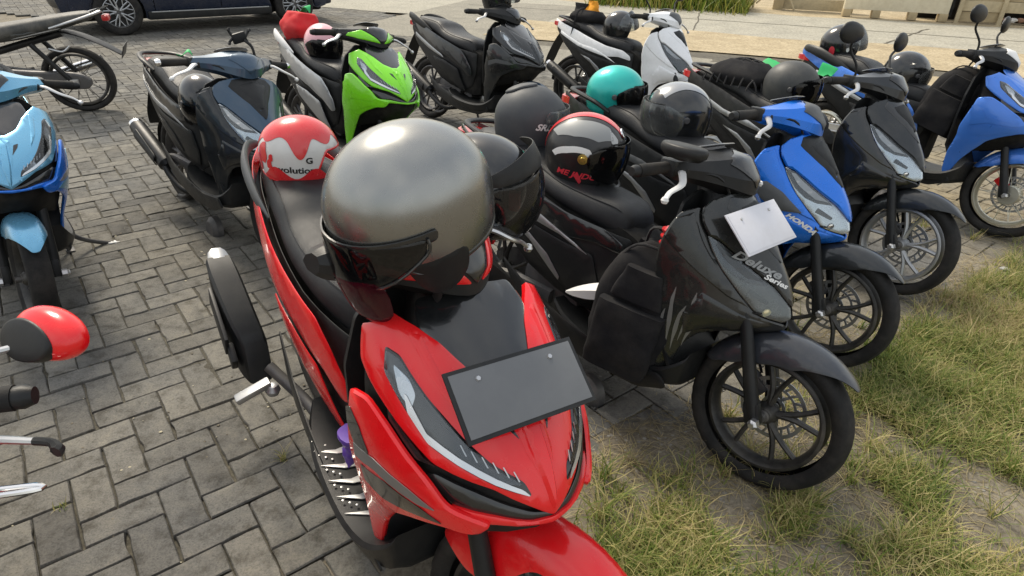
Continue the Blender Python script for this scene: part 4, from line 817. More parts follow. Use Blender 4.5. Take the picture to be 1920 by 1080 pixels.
# lettering on panels
fB = fsurf(BEAT, .6)
def on_front(t0, z0, tab_fn, sgn, rot=0, ang=0.):
    def fn(a, b):
        c, s = math.cos(rot), math.sin(rot); u, v = a*c-b*s, a*s+b*c
        p0 = tab_fn(t0+sgn*u/.24, z0+v); p = Vector(p0); e_ = (Vector(tab_fn(t0+sgn*u/.24+.01, z0+v))-p).cross(Vector(tab_fn(t0+sgn*u/.24, z0+v+.01))-p).normalized(); q = e_ if e_.dot(Vector((p.x-.2, p.y, 0))) > 0 else -e_; return p+q*(.0165 if abs(t0) < .4 else .0095)
    return fn
lettering(BK['blue'], 'honda', 'HONDA', .022, on_front(-.50, .570, fB, 1, R(-38)), WHT_T, bold=.0012)
lettering(BK['hero'], 'deluxe', 'Deluxe', .034, on_front(-.26, .706, fB, 1, R(-28)), GREYT, italic=.4, bold=.001)
lettering(BK['hero'], 'deluxe2', 'Series', .020, on_front(-.13, .668, fB, 1, R(-28)), WHT_T, italic=.3, bold=.0006)
# phone holder of the navy scooter
t = BK['navy']
add('phone_holder', mk('phone_holder', *join(tube_vf([(.20, .11, .95), (.19, .10, 1.01), (.17, .07, 1.04)], .007, 8), box_vf((.16, .05, 1.05), (.02, .07, .05), .3, Matrix.Rotation(.3, 4, 'X')), *[tube_vf([(.16, .05+.03*a, 1.05), (.155, .05+.05*a, 1.052+.03*b), (.17, .05+.052*a, 1.055+.034*b)], .007, 6) for a in (-1, 1) for b in (-1, 1)])), BLK, t)
# folded side stand with a silver pad under the light blue scooter
add('stand', mk('stand', *tube_vf([(-.10, .12, .24), (-.15, .26, .10), (-.19, .40, .035)], [.014, .012, .012], 8)), CAST, BK['lblue'])
add('stand_pad', mk('stand_pad', *loft_vf([[(-.19+x*.03, .43+k, .02+z*.02) for x, z in ((-1, 0), (-.8, 1), (.8, 1.3), (1, 0))] for k in (-.04, 0, .03, .05)], 2, 1)), WHITEP, BK['lblue'])
# pillion peg of the red scooter
add('foot_peg', mk('foot_peg', *join(box_vf((-.30, -.285, .33), (.035, .10, .018), .3, Matrix.Rotation(R(20), 4, 'X')), lathe_at((-.29, -.235, .325), .022))), ALU, rm)
# grey box with a red lamp between the blue and the silver wheeled scooter
t = empty('tool_box', Matrix.Translation((2.02, 4.02, .30)) @ Matrix.Rotation(R(-40), 4, 'Z'), 'small grey framed box with a red latch between blue and black scooters', 'box')
add('box_body', mk('box_body', *box_vf((0, 0, .1), (.22, .16, .2), .12)), mat('box_grey', (.10, .10, .085), rough=.5, dust=.3), t)
for z in (.012, .195): add('box_frame', mk('box_frame', *tube_vf([(-.115, -.085, z), (.115, -.085, z), (.115, .085, z), (-.115, .085, z), (-.115, -.085, z)], .006, 6, sp=False)), STEEL, t)
add('latch', mk('latch', *box_vf((.07, -.095, .13), (.03, .03, .06), .3)), REDL, t)
add('box_stand', mk('box_stand', *box_vf((0, 0, -.15), (.12, .1, .3), .1)), CAST, t)
gm_ = EDGE.matrix_world
MR = Matrix.Translation((-.655, .735, 1.055)) @ Matrix.Rotation(R(-20), 4, 'Z')
iv = gm_.inverted()
o = add('mirror', mk('mirror', *loft_vf([[(q*.060*math.cos(a)*(1+.1*math.cos(a)), k_*1.3, q*.038*math.sin(a)) for a in [2*math.pi*i/16 for i in range(16)]] for k_, q in ((-.018, .3), (-.012, .8), (0, 1), (.010, .98), (.014, .93))], 2, 2), ang=60), RED, EDGE, iv @ MR @ Matrix.Rotation(R(-28), 4, 'X'))
add('mirror_rim', mk('mirror_rim', *loft_vf([[(q*.047*math.cos(a)*(1+.1*math.cos(a))-.012, k_-.021, q*.030*math.sin(a)-.011) for a in [2*math.pi*i/16 for i in range(16)]] for k_, q in ((-.006, .3), (-.004, .9), (0, 1), (.012, 1.05))], 2, 2), ang=60), BLK, o)
add('mirror_stem', mk('mirror_stem', *tube_vf([tuple(iv @ Vector(p)) for p in ((-.665, .73, 1.045), (-.71, .710, 1.04), (-.78, .70, 1.02), (-.90, .74, .95))], .005, 8)), STEEL, EDGE)
add('clutch_lever', mk('clutch_lever', *tube_vf([tuple(iv @ Vector(p)) for p in ((-.95, .70, .94), (-.80, .655, .93), (-.70, .653, .93), (-.655, .652, .93))], [.008, .007, .006, .005], 8)), STEEL, EDGE)
add('lever_tip', mk('lever_tip', *tube_vf([tuple(iv @ Vector(p)) for p in ((-.66, .652, .93), (-.635, .650, .93), (-.618, .638, .93), (-.617, .632, .93))], [.006, .006, .009, .009], 8)), BLK, EDGE)
add('lever_guard', mk('lever_guard', *tube_vf([tuple(iv @ Vector(p)) for p in ((-.85, .58, .90), (-.72, .585, .90), (-.635, .60, .90), (-.63, .592, .90), (-.72, .572, .90), (-.85, .562, .90))], .004, 8)), CHROME, EDGE)
# ------------------------------------------------------------------ ground
YAW, CELL, U0, V0 = R(38.2), .1064, -2.0, -18.7
CY, SY = math.cos(YAW), math.sin(YAW)
def g2w(u, v): return ((u+U0)*CY+(v+V0)*SY)*CELL, ((u+U0)*SY-(v+V0)*CY)*CELL
EDG = Vector((2.84-.24, 3.25-1.28, 0)).normalized(); NRM = Vector((EDG.y, -EDG.x, 0))      # grass lies on the NRM side of this line
def gdist(x, y): return (x-.24)*NRM.x+(y-1.20)*NRM.y+.16
def soil(x, y):
    """height of the loose soil over the paving"""
    d = gdist(x, y); n1 = noise.noise(Vector((x*1.7, y*1.7, 0))); n2 = noise.noise(Vector((x*6, y*6, 3.))); n3 = noise.noise(Vector((x*22, y*22, 7.)))
    k = max(-1, min(1.4, (d+.16+n1*.32+n2*.10)/.16))
    return -.0045+.012*k+n2*.003+n3*.0022
def rn(x, y): return x*.326+y*.945
def re_(x, y): return x*.945-y*.326
PAVEND = 8.35
pav_m, n_, b_ = newmat('concrete_paver'); L = n_.links.new; setin(b_, rough=.9, spec=.25)
tcn = n_.nodes.new('ShaderNodeNewGeometry'); oi = n_.nodes.new('ShaderNodeObjectInfo')
ad = node(n_, 'ShaderNodeMath', operation='ADD'); L(tcn.outputs['Random Per Island'], ad.inputs[0]); L(oi.outputs['Random'], ad.inputs[1])
fr_ = node(n_, 'ShaderNodeMath', operation='FRACT'); L(ad.outputs[0], fr_.inputs[0])
rp_ = ramp(n_, [(0, (.098, .098, .096)), (.35, (.126, .126, .121)), (.7, (.145, .144, .137)), (1, (.178, .174, .160))]); L(fr_.outputs[0], rp_.inputs['Fac'])
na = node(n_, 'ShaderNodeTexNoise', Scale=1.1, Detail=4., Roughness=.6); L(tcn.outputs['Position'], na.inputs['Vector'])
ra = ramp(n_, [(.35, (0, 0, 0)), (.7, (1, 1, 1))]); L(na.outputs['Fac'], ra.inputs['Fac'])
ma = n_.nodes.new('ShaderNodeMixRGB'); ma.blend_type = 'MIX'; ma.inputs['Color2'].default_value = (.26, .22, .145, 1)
sx_ = n_.nodes.new('ShaderNodeSeparateXYZ'); L(tcn.outputs['Position'], sx_.inputs[0]); mr_ = n_.nodes.new('ShaderNodeMapRange'); mr_.inputs['From Min'].default_value = .6; mr_.inputs['From Max'].default_value = 2.6; mr_.inputs['To Min'].default_value = .28; mr_.inputs['To Max'].default_value = 1.1; L(sx_.outputs['X'], mr_.inputs['Value'])  # yellow dust grows to the right, with the warm light there tinted in
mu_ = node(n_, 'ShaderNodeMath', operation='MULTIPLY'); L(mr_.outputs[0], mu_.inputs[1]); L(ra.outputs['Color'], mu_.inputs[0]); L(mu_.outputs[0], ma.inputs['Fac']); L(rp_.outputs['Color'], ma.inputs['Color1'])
nb = node(n_, 'ShaderNodeTexNoise', Scale=160., Detail=5., Roughness=.75); L(tcn.outputs['Position'], nb.inputs['Vector'])
rb = ramp(n_, [(.3, (.55, .55, .55)), (.5, (1, 1, 1)), (.72, (1.25, 1.22, 1.18))]); L(nb.outputs['Fac'], rb.inputs['Fac'])
mb = n_.nodes.new('ShaderNodeMixRGB'); mb.blend_type = 'MULTIPLY'; mb.inputs['Fac'].default_value = 1; L(ma.outputs['Color'], mb.inputs['Color1']); L(rb.outputs['Color'], mb.inputs['Color2'])
nd = node(n_, 'ShaderNodeTexNoise', Scale=14., Detail=6., Roughness=.7); L(tcn.outputs['Position'], nd.inputs['Vector'])
rd = ramp(n_, [(.34, (.48, .46, .42)), (.5, (.95, .95, .95)), (.68, (1.22, 1.19, 1.12))]); L(nd.outputs['Fac'], rd.inputs['Fac'])
mc = n_.nodes.new('ShaderNodeMixRGB'); mc.blend_type = 'MULTIPLY'; mc.inputs['Fac'].default_value = .85; L(mb.outputs['Color'], mc.inputs['Color1']); L(rd.outputs['Color'], mc.inputs['Color2'])
L(mc.outputs['Color'], b_.inputs['Base Color'])
bu = node(n_, 'ShaderNodeBump', Strength=.9, Distance=.0025); L(nb.outputs['Fac'], bu.inputs['Height'])
bu2 = node(n_, 'ShaderNodeBump', Strength=.8, Distance=.006); L(nd.outputs['Fac'], bu2.inputs['Height']); L(bu.outputs[0], bu2.inputs['Normal']); L(bu2.outputs[0], b_.inputs['Normal'])
# paver shapes: a few worn variants with chamfered, slightly wandering edges
def paver_vf(seed, long_=2):
    rr_ = random.Random(seed); g_ = .0022; a, b = long_*CELL/2-g_, CELL/2-g_; ch = .0045; ring = []
    nx, ny = 6, 3
    P = [(-a+2*a*i/nx, -b) for i in range(nx)]+[(a, -b+2*b*i/ny) for i in range(ny)]+[(a-2*a*i/nx, b) for i in range(nx)]+[(-a, b-2*b*i/ny) for i in range(ny)]
    out_ = []; top = []
    for x, y in P:
        jx, jy = rr_.uniform(-.0014, .0014), rr_.uniform(-.0014, .0014); cc = 0
        if rr_.random() < .10: cc = rr_.uniform(.002, .006)
        k = 1-cc/ b; out_.append((x*k+jx, y*k+jy, -ch-rr_.uniform(0, .001))); top.append(((x-math.copysign(ch*.8, x)*(abs(x) > a*.98))*(1-cc/a)+jx, (y-math.copysign(ch*.8, y)*(abs(y) > b*.98))*(1-cc/b)+jy, rr_.uniform(-.0008, .0006)))
    n = len(P); V = top+out_+[(p[0], p[1], -.035) for p in out_]
    F = [list(range(n))]+[[i, n+i, n+(i+1) % n, (i+1) % n] for i in range(n)]+[[n+i, 2*n+i, 2*n+(i+1) % n, n+(i+1) % n] for i in range(n)]
    return V, [q if k == 0 else q for k, q in enumerate(F)]
PV = [paver_vf(s_) for s_ in range(8)]
for k_, (v, f) in enumerate(PV): PV[k_] = (v, f)
PVM = [mk('paver', v, f, 50) for v, f in PV]
blocks = []
for a in range(-80, 120):
    for b in range(-110, 40):
        if (a+b) % 4: continue
        for (cu, cv, rot) in ((a+.5, b+1., 1), (a+1., b+2.5, 0)):
            x, y = g2w(cu, cv)
            if y < .3 or rn(x, y) > PAVEND+.05 or abs(x) > 9 or y > 12: continue
            if x < 1.2 and rn(x, y) > PAVEND and re_(x, y) > -4: continue
            if abs(x) > 1.0+y*.95: continue
            zc = y*.867+1.57*.498
            if y*.867+(1.57)*.498 > 0 and (.498*y-1.57*.867)/zc < -.56: continue
            blocks.append((x, y, rot, gdist(x, y)))
# left area, where the car stands, is paved further back
for a in range(-200, 60):
    for b in range(-160, -60):
        if (a+b) % 4: continue
        for (cu, cv, rot) in ((a+.5, b+1., 1), (a+1., b+2.5, 0)):
            x, y = g2w(cu, cv)
            if re_(x, y) > -6.2 and rn(x, y) > PAVEND+.05 and rn(x, y) < 14 and re_(x, y) < -4.4-.0*(y): blocks.append((x, y, rot, -9))
            elif re_(x, y) <= -6.2 and rn(x, y) > PAVEND+.05 and y < 19 and abs(x) < 1+y*.95: blocks.append((x, y, rot, -9))
def key(bk):
    x, y, r_, d = bk; z = y*.867+.782; px = 960+1190*x/z; py = 540-1190*(.498*y-1.361)/z
    vis = 0 <= px <= 1920 and py <= 1085
    cov = any(math.hypot(x-q[0], y-q[1]) < .35 for q in ((-.35, 1.3), (-.1, 1.1), (-.6, 1.6), (.1, .9), (.5, 1.8), (.2, 2.1), (.8, 1.6)))
    return (z if vis else z+50)+(6 if d > .0 else 0)+(4 if cov else 0)
blocks = sorted(set(blocks), key=key)
paving = bpy.data.objects.new('paving', None); COL.objects.link(paving); struct(paving)
rb_ = random.Random(3); BV, BF = [], []
for i, (x, y, rot, d) in enumerate(blocks):
    th = YAW+(math.pi/2 if rot else 0)+rb_.gauss(0, .006)+(math.pi if rb_.random() < .5 else 0)
    sag = noise.noise(Vector((x*1.3, y*1.3, 5)))*.006
    M = Matrix.Translation((x+rb_.gauss(0, .0012), y+rb_.gauss(0, .0012), sag+rb_.gauss(0, .0012))) @ Matrix.Rotation(th, 4, 'Z') @ Matrix.Rotation(rb_.gauss(0, .010), 4, 'X') @ Matrix.Rotation(rb_.gauss(0, .005), 4, 'Y')
    k_ = rb_.randrange(8)
    if i < 300:
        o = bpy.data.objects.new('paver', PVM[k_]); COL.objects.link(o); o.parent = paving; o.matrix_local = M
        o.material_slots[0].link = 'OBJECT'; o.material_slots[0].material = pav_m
    elif y < 7: v, f = PV[k_]; n0 = len(BV); BV += [tuple(M @ Vector(p)) for p in v[:36]]; BF += [[q+n0 for q in ff] for ff in f[:19]]
    else:
        A, B_ = CELL-.0028, CELL/2-.0028; n0 = len(BV)
        BV += [tuple(M @ Vector(p)) for p in ((-A, -B_, 0), (A, -B_, 0), (A, B_, 0), (-A, B_, 0), (-A, -B_, -.02), (A, -B_, -.02), (A, B_, -.02), (-A, B_, -.02))]
        BF += [[n0, n0+1, n0+2, n0+3], [n0, n0+4, n0+5, n0+1], [n0+1, n0+5, n0+6, n0+2], [n0+2, n0+6, n0+7, n0+3], [n0+3, n0+7, n0+4, n0]]
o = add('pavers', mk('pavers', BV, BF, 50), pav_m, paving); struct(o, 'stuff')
print('pavers', len(blocks))
def soilmat(name, cols, scale=40, bump=.6, peb=True, wet=.9):
    m, n, b = newmat(name); L = n.links.new; setin(b, rough=wet, spec=.2); ge = n.nodes.new('ShaderNodeNewGeometry')
    a = node(n, 'ShaderNodeTexNoise', Scale=2.2, Detail=9., Roughness=.72); L(ge.outputs['Position'], a.inputs['Vector'])
    r = ramp(n, [(.30, cols[0]), (.5, cols[1]), (.72, cols[2])]); L(a.outputs['Fac'], r.inputs['Fac'])
    c = node(n, 'ShaderNodeTexNoise', Scale=float(scale), Detail=6., Roughness=.7); L(ge.outputs['Position'], c.inputs['Vector'])
    r2 = ramp(n, [(.3, (.55, .54, .52)), (.55, (1, 1, 1)), (.75, (1.4, 1.38, 1.32))]); L(c.outputs['Fac'], r2.inputs['Fac'])
    mx = n.nodes.new('ShaderNodeMixRGB'); mx.blend_type = 'MULTIPLY'; mx.inputs['Fac'].default_value = 1; L(r.outputs['Color'], mx.inputs['Color1']); L(r2.outputs['Color'], mx.inputs['Color2']); L(mx.outputs['Color'], b.inputs['Base Color'])
    bp = node(n, 'ShaderNodeBump', Strength=bump, Distance=.012); L(c.outputs['Fac'], bp.inputs['Height']); L(bp.outputs[0], b.inputs['Normal'])
    MATS[name] = m; return m
SOIL = soilmat('soil', ((.12, .104, .078), (.19, .167, .128), (.27, .24, .185)), 60)
JOINT = soilmat('joint_sand', ((.055, .05, .04), (.10, .092, .072), (.16, .145, .11)), 80)
# soil sheet: fills the joints, rises over the paving where grass grows
xs = np.arange(-4.2, 6.0, .035); ys = np.arange(.4, 8.3, .035)
V = [(x, y, (soil(x, y) if y < 6 else -.012+noise.noise(Vector((x*6, y*6, 3)))*.003) if gdist(x, y) > -1.2 else -.0085+noise.noise(Vector((x*9, y*9, 3.)))*.004) for y in ys for x in xs]
nx = len(xs); F = [[j*nx+i, j*nx+i+1, (j+1)*nx+i+1, (j+1)*nx+i] for j in range(len(ys)-1) for i in range(nx-1)]
F = [q for q in F if rn(V[q[0]][0], V[q[0]][1]) < PAVEND]
def zone(q): x, y = V[q[0]][:2]; return gdist(x, y)+noise.noise(Vector((x*3, y*3, 0)))*.15 > -.32
struct(add('soil', mk('soil', V, [q for q in F if zone(q)], 180), SOIL))
struct(add('joint_sand', mk('joint_sand', V, [q for q in F if not zone(q)], 180), JOINT))
struct(add('ground', mk('ground', [(-150, -20, -.03), (150, -20, -.03), (150, 250, -.03), (-150, 250, -.03)], [[0, 1, 2, 3]]), SOIL))
def strip(name, n0, n1, e0, e1, z, m, amp=.25, rough_=.01, step=.25, f=.5):
    """ground sheet running along the road, with wandering long edges"""
    es = np.arange(e0, e1, step); k = max(2, int((n1-n0)/.25)); V = []; F = []
    for i, e in enumerate(es):
        a = n0+noise.noise(Vector((e*f, n0, 0)))*amp; b = n1+noise.noise(Vector((e*f, n1, 2)))*amp
        for j in range(k+1):
            q = a+(b-a)*j/k; x = e*.945+q*.326; y = -e*.326+q*.945
            V.append((x, y, z+(noise.noise(Vector((x*2, y*2, 0)))*rough_ if 0 < j < k else 0)))
    F = [[i*(k+1)+j, (i+1)*(k+1)+j, (i+1)*(k+1)+j+1, i*(k+1)+j+1] for i in range(len(es)-1) for j in range(k)]
    o = add(name, mk(name, V, F, 180), m); return struct(o)
CONC = soilmat('road_concrete', ((.28, .268, .225), (.35, .332, .275), (.41, .385, .315)), 25, .15)
APRON = soilmat('apron_cement', ((.20, .19, .16), (.255, .24, .20), (.30, .28, .23)), 30, .2)
SAND = soilmat('sand_strip', ((.31, .25, .16), (.40, .33, .215), (.50, .42, .29)), 30, .6)  # sand, its yellow deepened to carry warm light in the colour
MUD = soilmat('gutter_mud', ((.06, .052, .04), (.10, .088, .064), (.16, .14, .10)), 20, .7, wet=.6)
strip('verge', 15.8, 40, -40, 60, -.012, SAND, .2)
strip('road', 12.0, 15.95, -30, 50, .004, CONC, .25, .0)
strip('sand_shoulder', 10.15, 12.3, -4.1, 30, .012, SAND, .4, .02)
strip('muddy_gutter', 9.35, 10.35, -3.6, 30, -.004, MUD, .3, .02)
strip('cement_apron', 8.3, 9.6, -5.0, 2.2, .000, APRON, .12, .0)
strip('sand_path', 8.2, 9.7, 1.9, 24, -.002, SAND, .3, .03)
strip('driveway', 9.4, 15.0, -6.4, -3.6, .006, APRON, .2, .0)
# long cracks and joints of the concrete road: recessed dark seams
def seam(pts, w=.018):
    P = spline(pts, 12); V = []; 
    for i, p in enumerate(P):
        j = noise.noise(Vector((p[0]*3, p[1]*3, 0)))*.05; a = P[min(i+1, len(P)-1)]; b = P[max(0, i-1)]; t = Vector((a[0]-b[0], a[1]-b[1])).normalized()
        for s_ in (-1, 1): V.append((p[0]-t.y*(j+s_*w), p[1]+t.x*(j+s_*w), .0085))
    struct(add('road_joint', mk('road_joint', V, [[2*i, 2*i+1, 2*i+3, 2*i+2] for i in range(len(P)-1)], 180), MUD))
def en(e, q): return (e*.945+q*.326, -e*.326+q*.945)
seam([en(-6, 14.0), en(0, 14.1), en(6, 13.9), en(14, 14.2)]); seam([(4.62, 9.6), (5.9, 11.0), (7.82, 13.08)]); seam([en(11, 12.2), en(10.6, 14), en(10.8, 15.8)]); seam([en(-1, 12.3), en(-1.2, 15.8)], .012)
# scattered stones and litter
def scatter(name, n, fn, size, m, seed, flat=.6):
    r_ = random.Random(seed); V = []; F = []
    for _ in range(n):
        x, y = fn(r_); s_ = size*r_.uniform(.4, 1.6); z = max(soil(x, y) if gdist(x, y) > -.4 else 0, -.004); k = len(V); a0 = r_.uniform(0, 6)
        for (q, h) in ((1, 0), (.75, .8)):
            for i in range(6): a = a0+i*math.pi/3; rr_ = s_*q*r_.uniform(.75, 1.15); V.append((x+rr_*math.cos(a), y+rr_*math.sin(a)*.8, z-.002+s_*h*flat))
        F += [[k+i, k+(i+1) % 6, k+6+(i+1) % 6, k+6+i] for i in range(6)]+[[k+6+i for i in range(6)]]
    struct(add(name, mk(name, V, F, 30), m), 'stuff')
def near_grass(r_):
    while True:
        x, y = r_.uniform(.2, 4.5), r_.uniform(.9, 5)
        if -.5 < gdist(x, y) < .8: return x, y
def on_pave(r_):
    y = r_.uniform(.9, 7)**1; return r_.uniform(-1.0-y*.7, 1.2+y*.5), y
STONE = mat('pebble', (.20, .19, .17), rough=.85, dust=.4, var=.3)
scatter('pebbles', 3500, near_grass, .006, STONE, 1); scatter('grit', 1400, on_pave, .0028, mat('grit', (.26, .24, .18), rough=.9, var=.3), 2)
scatter('dry_crumbs', 500, on_pave, .0045, mat('crumb', (.42, .38, .27), rough=.9), 5, .25)
scatter('soil_clods', 700, on_pave, .005, SOIL, 8)
for (x, y, s_) in ((1.72, 1.98, .045), (.62, 1.16, .03), (2.65, 3.05, .03), (.78, 1.02, .02)):
    r_ = random.Random(int(x*100)); o = add('stone', mk('stone', *loft_vf([[(s_*q*math.cos(a)*r_.uniform(.85, 1.1), s_*.7*q*math.sin(a)*r_.uniform(.85, 1.1), z*s_) for a in [k*math.pi/4 for k in range(8)]] for q, z in ((.8, -.2), (1, .05), (.8, .28), (.3, .36))], 2, 2), ang=60), mat('pale_stone', (.34, .34, .33), rough=.8, dust=.3), None, Matrix.Translation((x, y, soil(x, y)+.002)))
    tag(o, {1.72: 'pale flat stone on the bare soil right of the blue scooter wheel', .62: 'pale pebble in the grass below the black scooter front wheel', 2.65: 'pale stone at the grass edge near the right border', .78: 'pale pebble at the bottom edge of the grass'}[x], 'stone')
# ------------------------------------------------------------------ grass
def grass_mat(name, stops):
    m, n, b = newmat(name); L = n.links.new; ge = n.nodes.new('ShaderNodeNewGeometry'); setin(b, rough=.55, spec=.3)
    a = node(n, 'ShaderNodeTexNoise', Scale=1.6, Detail=3.); L(ge.outputs['Position'], a.inputs['Vector'])
    q = node(n, 'ShaderNodeMath', operation='MULTIPLY_ADD'); q.inputs[1].default_value = .55; L(ge.outputs['Random Per Island'], q.inputs[0]); L(a.outputs['Fac'], q.inputs[2])
    mr = n.nodes.new('ShaderNodeMapRange'); mr.inputs['From Min'].default_value = .35; mr.inputs['From Max'].default_value = 1.15; L(q.outputs[0], mr.inputs['Value'])
    r = ramp(n, stops); L(mr.outputs[0], r.inputs['Fac']); L(r.outputs['Color'], b.inputs['Base Color'])
    tl = n.nodes.new('ShaderNodeBsdfTranslucent'); L(r.outputs['Color'], tl.inputs['Color']); ms = n.nodes.new('ShaderNodeMixShader'); ms.inputs[0].default_value = .35
    L(b.outputs[0], ms.inputs[1]); L(tl.outputs[0], ms.inputs[2]); L(ms.outputs[0], n.nodes['Material Output'].inputs['Surface']); return m
GR = grass_mat('grass_blades', [(0, (.06, .10, .018)), (.25, (.12, .18, .03)), (.45, (.24, .27, .07)), (.62, (.38, .34, .13)), (.82, (.52, .44, .22)), (1, (.40, .29, .15))])
def blades(name, pts, m, hmin, hmax, wd, lean=.9, seed=0, segs=4):
    r_ = np.random.default_rng(seed); n = len(pts); P = np.array(pts); h = r_.uniform(hmin, hmax, n)*(.5+r_.random(n)**.6); az = r_.uniform(0, 2*np.pi, n); ln = r_.uniform(.25, 1., n)*lean; w_ = wd*r_.uniform(.6, 1.3, n); cur = r_.uniform(.6, 2.2, n); tw = r_.uniform(-.8, .8, n)
    V = np.zeros((n, segs*2+1, 3))
    for s_ in range(segs+1):
        t_ = s_/segs; out_ = h*ln*t_**cur*1.0; z = h*(t_-.45*ln*t_**2.2); a2 = az+tw*t_
        cx = P[:, 0]+np.cos(a2)*out_; cy = P[:, 1]+np.sin(a2)*out_; cz = P[:, 2]+z; ww = w_*(1-t_**1.6)
        if s_ < segs:
            V[:, 2*s_] = np.stack([cx-np.sin(a2)*ww, cy+np.cos(a2)*ww, cz], 1); V[:, 2*s_+1] = np.stack([cx+np.sin(a2)*ww, cy-np.cos(a2)*ww, cz], 1)
        else: V[:, 2*s_] = np.stack([cx, cy, cz], 1)
    k = segs*2+1; base = np.arange(n)[:, None]*k; F = []
    quads = np.concatenate([base+np.array([2*s_, 2*s_+1, 2*s_+3, 2*s_+2]) for s_ in range(segs-1)]); tris = base+np.array([2*segs-2, 2*segs-1, 2*segs])
    me = bpy.data.meshes.new(name); me.from_pydata(V.reshape(-1, 3).tolist(), [], quads.tolist()+tris.tolist()); me.materials.append(None); me.polygons.foreach_set('use_smooth', [True]*len(me.polygons))
    return struct(add(name, me, m), 'stuff')
def grass_density(x, y):
    d = gdist(x, y); n1 = noise.noise(Vector((x*1.6+3, y*1.6, 1.))); n2 = noise.noise(Vector((x*5, y*5, 4.))); n3 = noise.noise(Vector((x*13, y*13, 9.)))
    k = min(1, max(0, (d-.02)/.35)); return k*max(0, min(1, .36+n1*1.1+n2*1.0+n3*.6))
r_ = random.Random(11); gp = []; tufts = []
while len(gp) < 30000:
    x, y = r_.uniform(.15, 5.2), r_.uniform(.75, 5.2)
    if abs(x)/(y*.867+.78) > .86 or (.498*y-1.361)/(y*.867+.782) < -.50: continue
    if r_.random() < grass_density(x, y):
        # clumps: several blades from one root
        for _ in range(r_.randint(3, 8)): gx, gy = x+r_.gauss(0, .010), y+r_.gauss(0, .010); gp.append((gx, gy, soil(gx, gy)-.002))
blades('grass', gp, GR, .03, .095, .0019, 1.35, 1)
tp = []
for _ in range(110):
    x, y = near_grass(r_); n_b = r_.randint(14, 36)
    if gdist(x, y) < .0 and r_.random() < .6: continue
    for _ in range(n_b): gx, gy = x+r_.gauss(0, .012), y+r_.gauss(0, .012); tp.append((gx, gy, soil(gx, gy)-.002))
blades('long_grass', tp, GR, .06, .14, .0021, 1.2, 2, 5)
# straw lying flat on the soil
DRY = grass_mat('dry_straw', [(0, (.20, .16, .08)), (.5, (.36, .30, .17)), (1, (.50, .43, .27))])
sp_ = []
for _ in range(14000):
    x, y = near_grass(r_); sp_.append((x, y, soil(x, y)+.002))
def straws(name, pts, m, seed, ln=(.02, .09)):
    r2 = random.Random(seed); V = []; F = []
    for x, y, z in pts:
        a = r2.uniform(0, 6.28); l = r2.uniform(*ln); w_ = r2.uniform(.0006, .0014); b = r2.uniform(-.5, .5); k = len(V)
        for i in range(4):
            t_ = i/3; aa = a+b*t_; px, py = x+math.cos(aa)*l*t_, y+math.sin(aa)*l*t_; zz = z+.006*math.sin(t_*3.1)*r2.random()
            V += [(px-math.sin(aa)*w_, py+math.cos(aa)*w_, zz), (px+math.sin(aa)*w_, py-math.cos(aa)*w_, zz)]
        F += [[k+2*i, k+2*i+1, k+2*i+3, k+2*i+2] for i in range(3)]
    struct(add(name, mk(name, V, F, 180), m), 'stuff')
straws('straw', sp_, DRY, 3)
# weeds growing from the paving joints
WEED = [(-.60, 2.02, .10, 22, GR), (-.46, 1.62, .11, 34, DRY), (-.35, 1.60, .06, 20, DRY), (-.75, 1.55, .05, 12, GR), (-.32, 1.78, .05, 10, GR), (.42, 1.55, .10, 40, DRY), (.36, 1.42, .09, 30, GR), (.52, 1.32, .09, 40, GR), (2.45, 2.95, .10, 18, DRY), (2.2, 2.6, .10, 24, DRY), (2.75, 3.15, .10, 26, GR), (1.9, 2.35, .08, 18, DRY), (-1.35, 1.32, .035, 10, GR), (-.98, 2.5, .03, 9, GR)]
for i, (x, y, h_, n_b, m) in enumerate(WEED):
    o = blades('weed', [(x+r_.gauss(0, .009), y+r_.gauss(0, .009), -.004) for _ in range(n_b*2)], m, h_*.5, h_, .0014, 1.3, 20+i, 5)
# tall verge vegetation across the road
vp = []
for _ in range(9000):
    e, q = r_.uniform(-2.5, 1.0)+.0, r_.gauss(16.5, .45); x, y = en(e-1.2, q)
    vp.append((x, y, 0))
VG = grass_mat('verge_weeds', [(0, (.05, .09, .012)), (.4, (.12, .17, .02)), (.7, (.26, .25, .05)), (1, (.36, .28, .10))])
blades('verge_weeds', vp, VG, .15, .55, .012, .9, 40, 4)
# grey streaks over the lower wing of the black scooter
for i, (t0, z0, l, ww) in enumerate(((-.60, .58, .10, .012), (-.66, .56, .15, .016), (-.73, .60, .17, .014), (-.80, .55, .16, .018), (-.88, .60, .20, .014), (-.95, .52, .14, .016))):
    add('grey_streak', fp('beat', ('streak', i), [(t0, z0), (t0-.018, z0-l*.3), (t0-.004, z0-l*.62), (t0-.03, z0-l*1.15), (t0-.036-ww, z0-l*.6), (t0-.03-ww*.7, z0-l*.22)], off=.0038, th=.0005, r=.01, edge=0), mat('streak_grey', (.16, .16, .155), rough=.3, coat=.6), BK['hero'])
